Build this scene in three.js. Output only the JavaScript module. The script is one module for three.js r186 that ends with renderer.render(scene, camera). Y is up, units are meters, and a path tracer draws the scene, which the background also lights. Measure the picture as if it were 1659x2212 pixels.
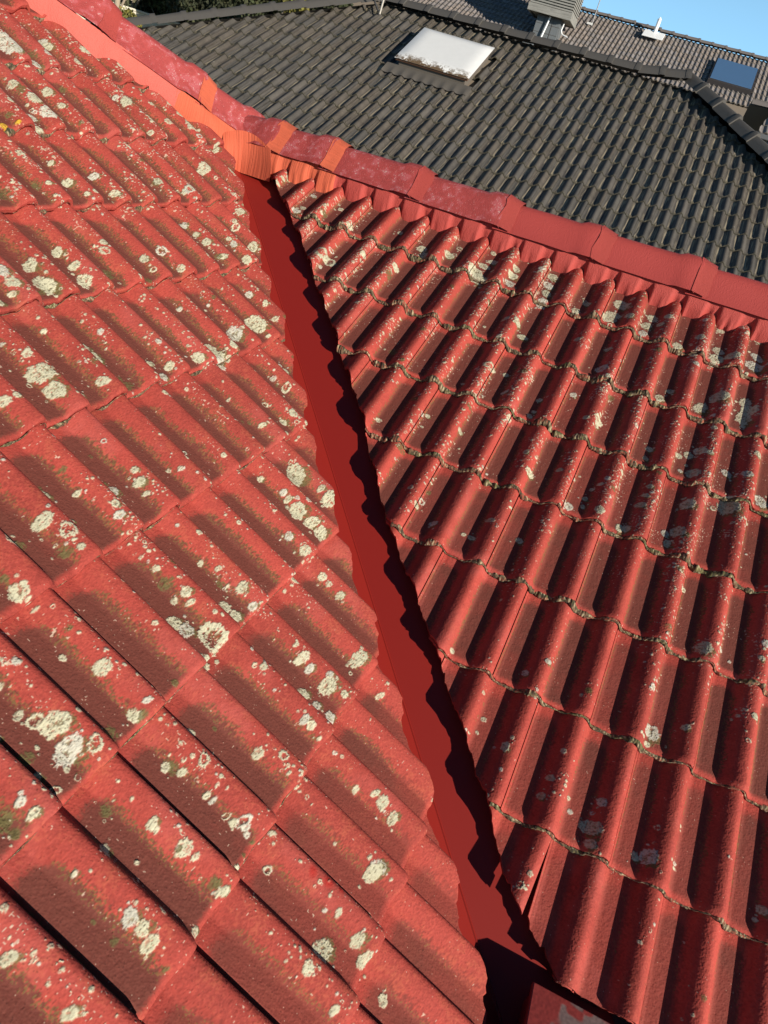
import * as THREE from 'three';
import { mergeGeometries } from 'three/addons/utils/BufferGeometryUtils.js';

// ---------------------------------------------------------------- camera, sky, sun, exposure
const scene = new THREE.Scene();
const D2R = Math.PI / 180;
const camera = new THREE.PerspectiveCamera(70.22, 768 / 1024, 0.05, 400);
camera.rotation.order = 'YXZ';
camera.position.set(0.7734, 1.0433, 2.267);
camera.rotation.set(-28.40 * D2R, 12.568 * D2R, 17.385 * D2R);
camera.updateMatrixWorld(true);

const SUN_ELEV = 17 * D2R, SUN_AZ = 24 * D2R;      // low winter sun from the right, a little behind the camera
const sunDir = new THREE.Vector3(Math.cos(SUN_ELEV) * Math.cos(SUN_AZ), Math.sin(SUN_ELEV), Math.cos(SUN_ELEV) * Math.sin(SUN_AZ));
const sun = new THREE.DirectionalLight(new THREE.Color(1.0, 0.93, 0.82), 5.0);
sun.position.copy(sunDir).multiplyScalar(40); sun.target.position.set(0, 0, -6);
sun.castShadow = true; sun.shadow.mapSize.set(4096, 4096); sun.shadow.radius = 1;
Object.assign(sun.shadow.camera, { left: -22, right: 22, top: 22, bottom: -22, near: 1, far: 120 });
scene.add(sun, sun.target);

{ // clear sky: deep blue overhead, paler towards the horizon, the same all the way round
  const W = 64, H = 256, d = new Float32Array(W * H * 4);
  for (let j = 0; j < H; j++) {
    const e = Math.sin(((j + 0.5) / H - 0.5) * Math.PI);
    const k = Math.exp(-Math.pow(Math.max(0, e) / 0.31, 2));
    let c = [0.006 + 0.30 * k, 0.020 + 0.60 * k, 0.060 + 0.86 * k];
    if (e < 0) c = [0.05, 0.043, 0.032];
    for (let i = 0; i < W; i++) { const o = (j * W + i) * 4; d[o] = c[0]; d[o + 1] = c[1]; d[o + 2] = c[2]; d[o + 3] = 1; }
  }
  const t = new THREE.DataTexture(d, W, H, THREE.RGBAFormat, THREE.FloatType);
  t.mapping = THREE.EquirectangularReflectionMapping; t.magFilter = t.minFilter = THREE.LinearFilter; t.needsUpdate = true;
  scene.background = t; scene.environment = t;
}
const renderer = new THREE.WebGLRenderer({ antialias: true });
renderer.setSize(768, 1024);
renderer.toneMapping = THREE.LinearToneMapping;
renderer.toneMappingExposure = 1.42;
renderer.shadowMap.enabled = true;

// ---------------------------------------------------------------- helpers
let seed = 12345;
const rnd = () => { seed = (seed * 1664525 + 1013904223) >>> 0; return seed / 4294967296; };
const hash = (a, b = 0, c = 0) => { let h = (a * 374761393 + b * 668265263 + c * 2147483647) | 0; h = Math.imul(h ^ (h >>> 13), 1274126177); h ^= h >>> 16; return ((h >>> 0) % 100000) / 100000; };
const NT = 256, NTab = new Float32Array(NT * NT);
for (let i = 0; i < NT * NT; i++) NTab[i] = rnd();
function noise(x, y) {                                                // value noise, 0..1
  const xi = Math.floor(x), yi = Math.floor(y); let fx = x - xi, fy = y - yi;
  fx = fx * fx * (3 - 2 * fx); fy = fy * fy * (3 - 2 * fy);
  const x0 = xi & 255, x1 = (xi + 1) & 255, y0 = (yi & 255) << 8, y1 = ((yi + 1) & 255) << 8;
  const a = NTab[y0 + x0], b = NTab[y0 + x1], c = NTab[y1 + x0], d = NTab[y1 + x1];
  return a + (b - a) * fx + (c - a) * fy + (a - b - c + d) * fx * fy;
}
const fbm = (x, y) => 0.5 * noise(x, y) + 0.3 * noise(x * 2.13 + 17, y * 2.13 + 5) + 0.2 * noise(x * 4.41 + 41, y * 4.41 + 29);
const sm = (a, b, x) => { const k = Math.min(1, Math.max(0, (x - a) / (b - a))); return k * k * (3 - 2 * k); };
const lerp = (a, b, k) => a + (b - a) * k;
const V = (x, y, z) => new THREE.Vector3(x, y, z);
const names = new Map();
const numbered = (n) => { const k = names.get(n) || 0; names.set(n, k + 1); return k ? n + '_' + String(k).padStart(3, '0') : n; };
function mesh(name, geo, mat, parent) {
  const m = new THREE.Mesh(geo, mat); m.name = name; m.castShadow = m.receiveShadow = true; parent.add(m); return m;
}
function childName(parent, n) {
  parent.userData._c = parent.userData._c || {}; const k = parent.userData._c[n] || 0; parent.userData._c[n] = k + 1;
  return k ? n + '_' + String(k).padStart(3, '0') : n;
}
function thing(name, label, category, group) {
  const o = new THREE.Group(); o.name = numbered(name); o.userData = { label, category }; if (group) o.userData.group = group; scene.add(o); return o;
}
class Geo {                                                           // collects vertices; smooth inside one grid, hard between grids
  constructor() { this.p = []; this.u = []; this.c = []; this.i = []; }
  v(x, y, z, u = 0, w = 0, col) { this.p.push(x, y, z); this.u.push(u, w); if (col) this.c.push(col[0], col[1], col[2]); return this.p.length / 3 - 1; }
  tri(a, b, c) { this.i.push(a, b, c); }
  quad(a, b, c, d) { this.i.push(a, b, c, a, c, d); }
  build(flat) {
    let g = new THREE.BufferGeometry();
    g.setAttribute('position', new THREE.Float32BufferAttribute(this.p, 3));
    g.setAttribute('uv', new THREE.Float32BufferAttribute(this.u, 2));
    if (this.c.length) g.setAttribute('color', new THREE.Float32BufferAttribute(this.c, 3));
    g.setIndex(this.i);
    if (flat) g = g.toNonIndexed();
    g.computeVertexNormals(); return g;
  }
}
function grid(G, nu, nv, f, flip) {                                   // f(a,b) -> [x,y,z,u,v,col]
  const id = [];
  for (let a = 0; a <= nu; a++) for (let b = 0; b <= nv; b++) id.push(G.v(...f(a / nu, b / nv)));
  for (let a = 0; a < nu; a++) for (let b = 0; b < nv; b++) {
    const p = a * (nv + 1) + b, q = p + nv + 1;
    if (flip) G.quad(id[p], id[q], id[q + 1], id[p + 1]); else G.quad(id[p], id[p + 1], id[q + 1], id[q]);
  }
}
function box(G, x0, x1, y0, y1, z0, z1) {
  const P = [[x0, y0, z0], [x1, y0, z0], [x1, y1, z0], [x0, y1, z0], [x0, y0, z1], [x1, y0, z1], [x1, y1, z1], [x0, y1, z1]];
  for (const [a, b, c, d, ua, va] of [[0, 3, 2, 1, 0, 1], [4, 5, 6, 7, 0, 1], [0, 1, 5, 4, 0, 2], [3, 7, 6, 2, 0, 2], [0, 4, 7, 3, 2, 1], [1, 2, 6, 5, 2, 1]]) {
    const q = [a, b, c, d].map((k) => G.v(...P[k], P[k][ua], P[k][va])); G.quad(...q);
  }
}
const boxGeo = (...a) => { const G = new Geo(); box(G, ...a); return G.build(); };
function bevelBox(x0, x1, y0, y1, z0, z1, r) {
  const s = new THREE.Shape(); s.moveTo(x0 + r, z0 + r); s.lineTo(x1 - r, z0 + r); s.lineTo(x1 - r, z1 - r); s.lineTo(x0 + r, z1 - r); s.closePath();
  const g = new THREE.ExtrudeGeometry(s, { depth: y1 - y0 - 2 * r, bevelEnabled: true, bevelThickness: r, bevelSize: r, bevelSegments: 2 });
  g.rotateX(Math.PI / 2); g.translate(0, y1 - r, 0); return g;
}
function tube(pts, r, seg = 8) {
  const c = new THREE.CatmullRomCurve3(pts, false, 'catmullrom', 0.05);
  return new THREE.TubeGeometry(c, Math.max(12, pts.length * 8), r, seg, false);
}
function dataTex(data, w, h, srgb) {
  const t = new THREE.DataTexture(data, w, h, THREE.RGBAFormat, THREE.UnsignedByteType);
  t.wrapS = t.wrapT = THREE.RepeatWrapping; t.magFilter = THREE.LinearFilter; t.minFilter = THREE.LinearMipmapLinearFilter; t.generateMipmaps = true;
  if (srgb) t.colorSpace = THREE.SRGBColorSpace; t.needsUpdate = true; return t;
}
const toS = (x) => { x = Math.min(1, Math.max(0, x)); return 255 * (x <= 0.0031308 ? 12.92 * x : 1.055 * Math.pow(x, 1 / 2.4) - 0.055); };
const LUT = new Uint8Array(4097); for (let i = 0; i <= 4096; i++) LUT[i] = Math.round(toS(i / 4096));
const s8 = (x) => LUT[Math.min(4096, Math.max(0, (x * 4096) | 0))];
// a repeating texture of colour (linear in, sRGB out) and one of relief
function surfaceTex(n, f) {
  const c = new Uint8Array(n * n * 4), b = new Uint8Array(n * n * 4);
  for (let j = 0; j < n; j++) for (let i = 0; i < n; i++) {
    const [r, g, bl, h] = f(i / n, j / n), o = (j * n + i) * 4;
    c[o] = s8(r); c[o + 1] = s8(g); c[o + 2] = s8(bl); c[o + 3] = 255; b[o] = b[o + 1] = b[o + 2] = Math.max(0, Math.min(255, h * 255)); b[o + 3] = 255;
  }
  return [dataTex(c, n, n, true), dataTex(b, n, n, false)];
}
// a roof plane: local x runs across (right when looking up the slope), y is the normal, z runs down the slope
function frame(group, o, h, d) {
  const n = d.clone().cross(h).normalize(); if (n.y < 0) n.negate();
  group.position.copy(o); group.quaternion.setFromRotationMatrix(new THREE.Matrix4().makeBasis(h, n, d)); group.updateMatrixWorld(true);
  return n;
}
function inView(p, margin) {                                          // p in the world; margin in half-frames
  const q = p.clone().applyMatrix4(camera.matrixWorldInverse); if (q.z > -0.2) return false;
  const f = 1 / Math.tan(35.11 * D2R); return Math.abs(q.y / -q.z * f) < 1 + margin && Math.abs(q.x / -q.z * f / 0.75) < 1 + margin * 1.2;
}
camera.matrixWorldInverse.copy(camera.matrixWorld).invert();
// ---------------------------------------------------------------- the near roof: measures
const PITCH = 27.955 * D2R, CP = Math.cos(PITCH), SP = Math.sin(PITCH), TP = Math.tan(PITCH);
const GAUGE = 0.3402, COVER = 0.30, ROLL = 0.15, RH = 0.037, LIFT = 0.024;
const L = { nose0: -0.0745, crest0: -1.2784, jo: 0.018, parity: 1, key: 1, lip: 1 };      // noses at nose0 + i*GAUGE, crests at crest0 + k*ROLL
const R = { nose0: 0.2402, crest0: 0.8190, jo: 0.0175, parity: 1, key: 2, lip: 0.42 };
const ZR = -1.36;                                                                 // the ridge of the right-hand slope stands over z = ZR
// section of one roll, mm across and mm below its crest: a steep left foot, a broad dome, a steep right flank
const RP = [[-62, -37], [-56, -36.2], [-50, -32], [-43, -23.5], [-36, -15.5], [-27, -8.8], [-16, -3.2], [-6, -0.3], [0, 0], [6, -1.6], [13, -7.5], [20, -18], [26, -28], [31, -34], [37, -37]];
const rollTab = new Float32Array(301);
for (let i = 0; i <= 300; i++) { // smooth interpolation of the section
  const x = i / 2 - 75; let y = -37;
  if (x > RP[0][0] && x < RP[RP.length - 1][0]) { let k = 0; while (RP[k + 1][0] < x) k++; const P0 = RP[Math.max(0, k - 1)], P1 = RP[k], P2 = RP[k + 1], P3 = RP[Math.min(RP.length - 1, k + 2)], w = P2[0] - P1[0], t = (x - P1[0]) / w;
    const m1 = k ? (P2[1] - P0[1]) / (P2[0] - P0[0]) * w : 0, m2 = k + 2 < RP.length ? (P3[1] - P1[1]) / (P3[0] - P1[0]) * w : 0;
    y = (2 * t ** 3 - 3 * t * t + 1) * P1[1] + (t ** 3 - 2 * t * t + t) * m1 + (-2 * t ** 3 + 3 * t * t) * P2[1] + (t ** 3 - t * t) * m2; }
  rollTab[i] = (y + 37) / 1000;
}
const roll = (q) => { q -= Math.round(q / ROLL) * ROLL; const f = Math.min(299.99, Math.max(0, (q * 1000 + 75) * 2)), i = Math.floor(f); return lerp(rollTab[i], rollTab[i + 1], f - i); };
function surf(S, s, t, tn) {                                                      // height of the tile skin over the crest plane
  const u = tn - t; let e = roll(s - S.crest0) - RH - LIFT * Math.max(0, u) / GAUGE;
  if (u < 0.016) e -= 0.007 * Math.pow(1 - Math.max(0, u) / 0.016, 2);
  return e;
}
const noseAfter = (S, t) => S.nose0 + Math.ceil((t - S.nose0) / GAUGE - 1e-6) * GAUGE;
const surfAt = (S, s, t) => surf(S, s, t, noseAfter(S, t));
const pw = (pts, x) => { if (x <= pts[0][0]) return pts[0][1]; for (let i = 1; i < pts.length; i++) if (x <= pts[i][0]) return lerp(pts[i - 1][1], pts[i][1], (x - pts[i - 1][0]) / (pts[i][0] - pts[i - 1][0])); return pts[pts.length - 1][1]; };
// hand-cut tile edges along the valley
const edgeL = [[-1.26, -0.066], [-1.05, -0.08], [-0.81, -0.084], [-0.39, -0.066], [-0.08, -0.098], [0.22, -0.087], [0.49, -0.066], [0.71, -0.046], [0.82, -0.036], [0.93, -0.040], [1.01, -0.072], [1.06, -0.06], [1.1, -0.075], [1.5, -0.16]];
const edgeR = [[-1.2, 0.125], [-0.97, 0.155], [-0.74, 0.188], [-0.44, 0.194], [-0.2, 0.192], [0.01, 0.186], [0.16, 0.163], [0.31, 0.132], [0.64, 0.150], [0.8, 0.150], [0.95, 0.138], [1.08, 0.135], [1.22, 0.16], [1.4, 0.16]];
const jag = (s, k) => (noise(s * 30, k) - 0.5) * 0.014 + (noise(s * 110, k + 7) - 0.5) * 0.009 + (noise(s * 260, k + 3) - 0.5) * 0.006 - 0.012 * sm(0.80, 0.92, noise(s * 45 + 9, k + 1));
function rangeL(s) {                                                              // s = -z; x = t*CP
  const z = -s, cut = (z + pw(edgeL, z - 0.1) + jag(s, 3.3)) / CP;
  return [(-2.63 - z) / CP, cut];
}
function rangeR(s) { return [(ZR + 0.02) / CP, Math.min(1.082, s - pw(edgeR, s) + jag(s, 9.7)) / CP]; }

// ---------------------------------------------------------------- lichen seen on the near tiles: across, down, radius in mm, kind (0 crust, 1 ring, 2 moss, 3 yellow)
const LICHEN_L = [-1097,-266,16,0,-936,-199,18,0,-1165,-208,21,0,-1145,-160,21,1,-1098,-183,11,0,-991,-159,12,0,-1004,-131,14,0,-1152,-113,10,0,-1329,-104,21,0,-1179,-125,16,2,-1015,21,10,0,-1020,63,18,2,-1034,108,10,0,-1017,135,10,0,-1006,109,14,0,-1094,74,8,0,-1078,146,21,0,-1069,179,21,0,-1344,54,10,0,-1311,122,19,0,-1440,10,10,0,-1145,120,8,0,-948,76,9,0,-1030,-232,9,0,-864,-180,14,0,-1264,-204,16,0,-1259,-185,13,0,-1240,-191,16,2,-1328,-142,10,2,-881,75,9,0,-430,133,27,0,-424,186,21,0,-429,231,21,0,-268,172,23,1,-564,174,13,0,-560,236,17,0,-424,85,12,0,-419,60,12,0,-692,53,8,0,-859,191,17,0,-871,247,12,0,-928,200,19,0,-923,232,19,0,-1036,234,37,1,-1102,250,19,0,-1087,266,17,0,-711,555,24,0,-562,328,14,0,-564,356,10,0,-565,403,14,0,-863,431,18,0,-854,395,8,0,-797,75,14,0,-866,115,9,0,-481,414,9,0,-662,640,10,0,-848,512,11,0,-885,150,12,2,-869,465,12,0,-1493,90,11,0,-1482,118,16,1,-1466,147,25,0,-1481,198,27,0,-1447,224,18,1,-1499,248,8,1,-1331,238,15,0,-1299,232,10,0,-1344,357,13,0,-1331,389,10,0,-1388,231,17,2,-1541,158,19,2,-1611,208,10,0,-1608,237,11,1,-1642,211,21,2,-1643,243,10,2,-1496,331,13,2,-1553,376,14,0,-1522,435,6,0,-1462,406,11,0,-1251,341,13,0,-1549,196,11,0,-1542,236,10,1,-1618,361,6,0,-1603,376,4,0,-1453,305,4,0,-1458,347,5,0,-1552,96,11,0,-1465,422,7,0,-1325,249,11,2,-1549,212,6,2,-1463,476,7,2,-1199,248,12,2,-1293,404,16,1,-1241,349,10,0,-931,495,18,0,-869,529,23,0,-929,539,15,0,-924,585,18,0,-1011,529,13,0,-1011,551,13,0,-1143,534,14,1,-1145,567,5,0,-1330,459,8,1,-1330,475,8,0,-1333,517,9,1,-1321,550,14,1,-1332,536,9,0,-1331,575,8,0,-1393,598,9,0,-1338,660,11,1,-1005,642,7,0,-1027,741,9,0,-1009,810,18,0,-1007,782,11,0,-1018,854,14,0,-1162,868,21,0,-1018,587,6,0,-724,673,11,0,-690,666,7,0,-1001,661,6,0,-858,576,12,0,-1112,516,6,0,-1193,383,7,2,-1334,592,7,2,-813,760,11,0,-1381,844,26,0,-1171,868,20,0,-1338,660,11,1,-1447,818,14,0,-1320,898,16,0,-1336,936,19,0,-1465,908,10,0,-1310,829,9,0,-1322,805,6,0,-1353,1023,15,0,-1539,597,11,0,-1459,597,10,0,-1392,597,9,0,-1179,760,5,0,-1460,573,11,2,-1364,595,6,2,-1180,835,5,2,-1331,593,7,2,-1551,374,14,0,-1611,480,15,0,-1610,507,14,0,-1616,536,14,0,-1770,371,12,0,-1523,434,6,0,-1618,359,6,0,-1609,237,11,0,-1610,208,10,0,-1645,213,18,2,-1641,241,12,2,-1566,518,10,0,-1462,569,13,2,-1463,592,12,0,-1767,497,12,0,-1624,586,6,2,-1491,326,12,2,-1645,489,10,2,-1709,496,6,0,-1644,441,6,2,-1732,497,6,0,-1465,413,8,0,-1455,509,9,0,-1330,458,7,0,-1334,537,9,0,-1324,561,10,0,-641,-600,24,0,-635,-568,26,0,-630,-549,14,0,-859,-549,31,0,-865,-492,24,0,-709,-471,17,0,-849,-610,15,0,-1017,-507,17,0,-985,-502,11,0,-723,-674,9,0,-465,-491,15,0,-485,-520,11,0,-465,-434,16,0,-422,-455,15,0,-396,-537,11,0,-616,-445,21,2,-625,-471,14,2,-855,-214,11,0,-866,-182,14,0,-872,-148,9,0,-734,-175,8,0,-714,-160,8,0,-625,-201,8,1,-856,-320,8,1,-558,-624,11,0,-128,-648,10,0,-970,-380,9,0,-792,-467,15,0,-797,-513,13,0,-804,-577,12,0,-470,-492,13,0,-902,-306,8,2,-1017,-298,10,2,-941,-220,13,2,-1095,-284,11,2,14,-495,31,0,177,-504,38,0,-163,-470,28,0,-155,-441,28,0,-158,-415,24,0,-81,-445,21,0,-273,-451,19,0,-137,-216,12,1,-266,-154,11,0,-138,-131,14,0,-110,-102,10,1,-168,-93,11,0,22,-287,12,0,30,-233,19,1,-288,39,36,0,-436,-17,12,0,341,-574,14,0,145,-329,13,0,148,-298,15,0,-261,126,13,0,-258,165,23,0,-624,-200,7,1,-713,-157,8,1,-280,-287,7,0,-126,-648,8,0,7,-624,8,0,-51,-128,10,0,-547,-129,10,0,-287,-185,9,2,-305,-200,8,2,15,-260,8,2,327,-501,12,0,-76,-332,6,0,-592,-825,26,0,-587,-806,26,0,-436,-808,25,0,-579,-888,21,0,-430,-929,18,0,-130,-1201,18,0,27,-1229,16,0,-257,-901,17,1,-239,-930,15,0,-112,-1133,11,0,-250,-1174,11,0,34,-1137,16,0,28,-883,18,1,-113,-850,15,0,-117,-802,11,1,31,-792,15,0,341,-1191,18,2,496,-1151,24,1,318,-1001,15,0,-496,-867,13,0,-398,-1173,8,0,-706,-824,18,0,-774,-784,14,0,-705,-866,18,0,-726,-797,11,0,-121,-1288,11,0,-244,-1308,13,0,992,-1542,49,0,-307,-825,24,2,-333,-843,12,0,-277,-1189,19,2,-481,-837,15,2,-443,-1154,25,2,-287,-1243,9,2,-618,-797,15,2,-160,-775,17,2,798,-1291,34,0,982,-1261,25,0,502,-1151,24,1,345,-1195,18,0,789,-1046,19,0,648,-986,13,0,634,-960,19,1,680,-923,13,0,488,-897,11,0,488,-867,15,0,626,-849,22,0,482,-784,20,0,333,-815,15,0,331,-899,17,0,315,-1002,14,0,1080,-1432,19,0,1009,-1552,34,1,1011,-1504,37,1,1166,-1564,19,0,1151,-1509,22,0,811,-1542,21,0,972,-1606,19,0,684,-1532,29,0,977,-1678,19,0,820,-1651,12,0,644,-1647,23,0,324,-639,14,0,325,-946,12,0,324,-825,14,2,803,-1120,9,0,200,-1847,39,0,203,-1820,19,0,195,-1887,26,0,834,-2038,30,0,822,-1950,32,0,744,-1934,25,1,953,-1995,21,1,1022,-1906,36,1,1030,-1861,28,0,468,-1955,19,0,471,-1931,19,0,288,-1805,24,0,521,-1821,23,0,660,-1921,24,0,838,-1904,17,0,828,-1858,25,0,37,-1650,18,0,61,-1574,28,0,58,-1503,32,0,-3,-1504,20,0,188,-1636,19,0,187,-1564,14,0,139,-1544,14,0,142,-1517,12,0,646,-1650,25,0,626,-1685,14,0,693,-1534,28,0,232,-1528,12,0,815,-1649,14,1,-85,-1537,12,0,-177,-1447,15,3,-120,-1451,9,3,45,-1620,20,2,313,-1848,22,2,-122,-1486,15,2,321,-1687,13,2,-27,-1441,23,0,689,-2191,20,0,637,-2181,20,0,-1289,734,18,4,-1282,775,21,4,-1274,808,12,4];
const LICHEN_R = [943,760,15,0,862,703,10,0,971,468,12,0,922,525,12,0,1075,838,12,0,1083,782,12,0,1148,806,8,0,1161,837,9,0,1220,854,25,0,952,827,8,0,859,748,7,0,833,638,7,0,951,728,8,0,1094,696,10,0,1101,819,6,0,1090,522,7,0,702,557,10,0,1312,524,26,0,1307,564,11,0,1392,474,13,0,1390,200,25,0,1278,396,13,0,1572,347,13,0,1562,433,9,1,1479,195,8,0,1230,779,14,0,1383,776,9,1,1443,738,5,0,1446,750,4,0,1557,157,12,0,1563,98,16,0,1443,171,10,0,1377,857,23,0,1349,867,14,0,1447,839,8,0,1449,851,7,0,1672,849,13,0,1663,877,8,0,1444,741,5,0,1230,897,15,0,1565,768,5,0,1432,839,5,0,1116,1025,9,0,1104,1061,12,1,1119,1063,6,0,372,-619,25,1,442,-636,14,0,108,-167,13,0,421,-189,6,0,689,-195,19,0,604,150,13,0,576,149,10,0,752,80,15,0,636,65,14,0,342,71,12,0,398,95,14,1,600,-461,13,0,607,-492,11,0,470,163,15,0,606,-566,14,0,646,-274,13,0,256,-283,11,0,261,-221,8,0,475,-525,14,0,313,-492,9,0,389,123,12,0,395,-265,12,0,1182,-841,32,0,1236,-922,35,0,1342,-967,30,0,1344,-867,35,0,1359,-925,35,0,1054,-868,17,0,1024,-807,22,0,715,-670,16,0,838,-565,23,0,1052,-532,16,0,1049,-478,13,0,1158,-555,16,0,1191,-579,21,0,1225,-611,23,0,1254,-601,14,0,1219,-486,25,0,1336,-559,21,0,1178,-483,11,0,1369,-410,40,0,1472,-483,27,0,1043,-127,18,0,1063,-132,16,0,1190,-183,17,0,1224,-201,25,0,1204,-142,17,0,1233,-337,26,0,911,-246,10,0,930,-271,11,0,841,-539,13,0,793,-540,13,0,1081,-249,17,0,1089,-295,13,0,1092,-344,13,0,1247,-747,14,0,987,-366,10,0,903,-153,12,0,900,-193,12,0,1423,-687,17,0,1399,-565,19,0,744,-1288,38,0,723,-1178,43,0,793,-1192,21,0,888,-1269,27,0,875,-1205,26,0,874,-1144,21,0,605,-1212,21,0,579,-1138,21,0,762,-1410,25,0,660,-1460,17,0,1023,-1146,24,0,1095,-1217,21,0,1172,-1351,19,0,1184,-1205,27,0,1184,-1148,32,0,1333,-1375,20,0,1337,-1187,37,0,1341,-1254,27,0,1279,-1361,12,0,775,-841,24,0,892,-1412,12,0,1240,-1172,27,0,766,-982,15,0,927,-1226,16,0,101,-1160,32,0,135,-1132,32,0,123,-1222,27,0,144,-1274,22,0,-25,-1294,17,1,-169,-1192,27,0,-145,-1151,22,0,-306,-1255,16,0,149,-1526,26,0,-127,-1528,26,0,7,-1429,23,0,129,-1408,28,0,419,-1320,27,0,421,-1245,27,0,430,-1185,26,0,259,-1225,27,0,256,-1282,22,0,265,-1162,24,0,-42,-1212,25,0,288,-1390,22,0,432,-1122,26,0,67,-1608,12,0,382,-926,20,0,429,-869,22,0,269,-848,9,0,2,-519,19,2,124,-1343,17,0,-533,-904,38,1,-481,-896,30,1,-794,-1145,18,0,-783,-1143,18,0,-966,-1328,12,0,-785,-1305,17,0,-667,-1162,9,0,-953,-1361,15,0,-967,-1275,14,0,-775,-1183,16,0,-626,-1275,16,0];


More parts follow.
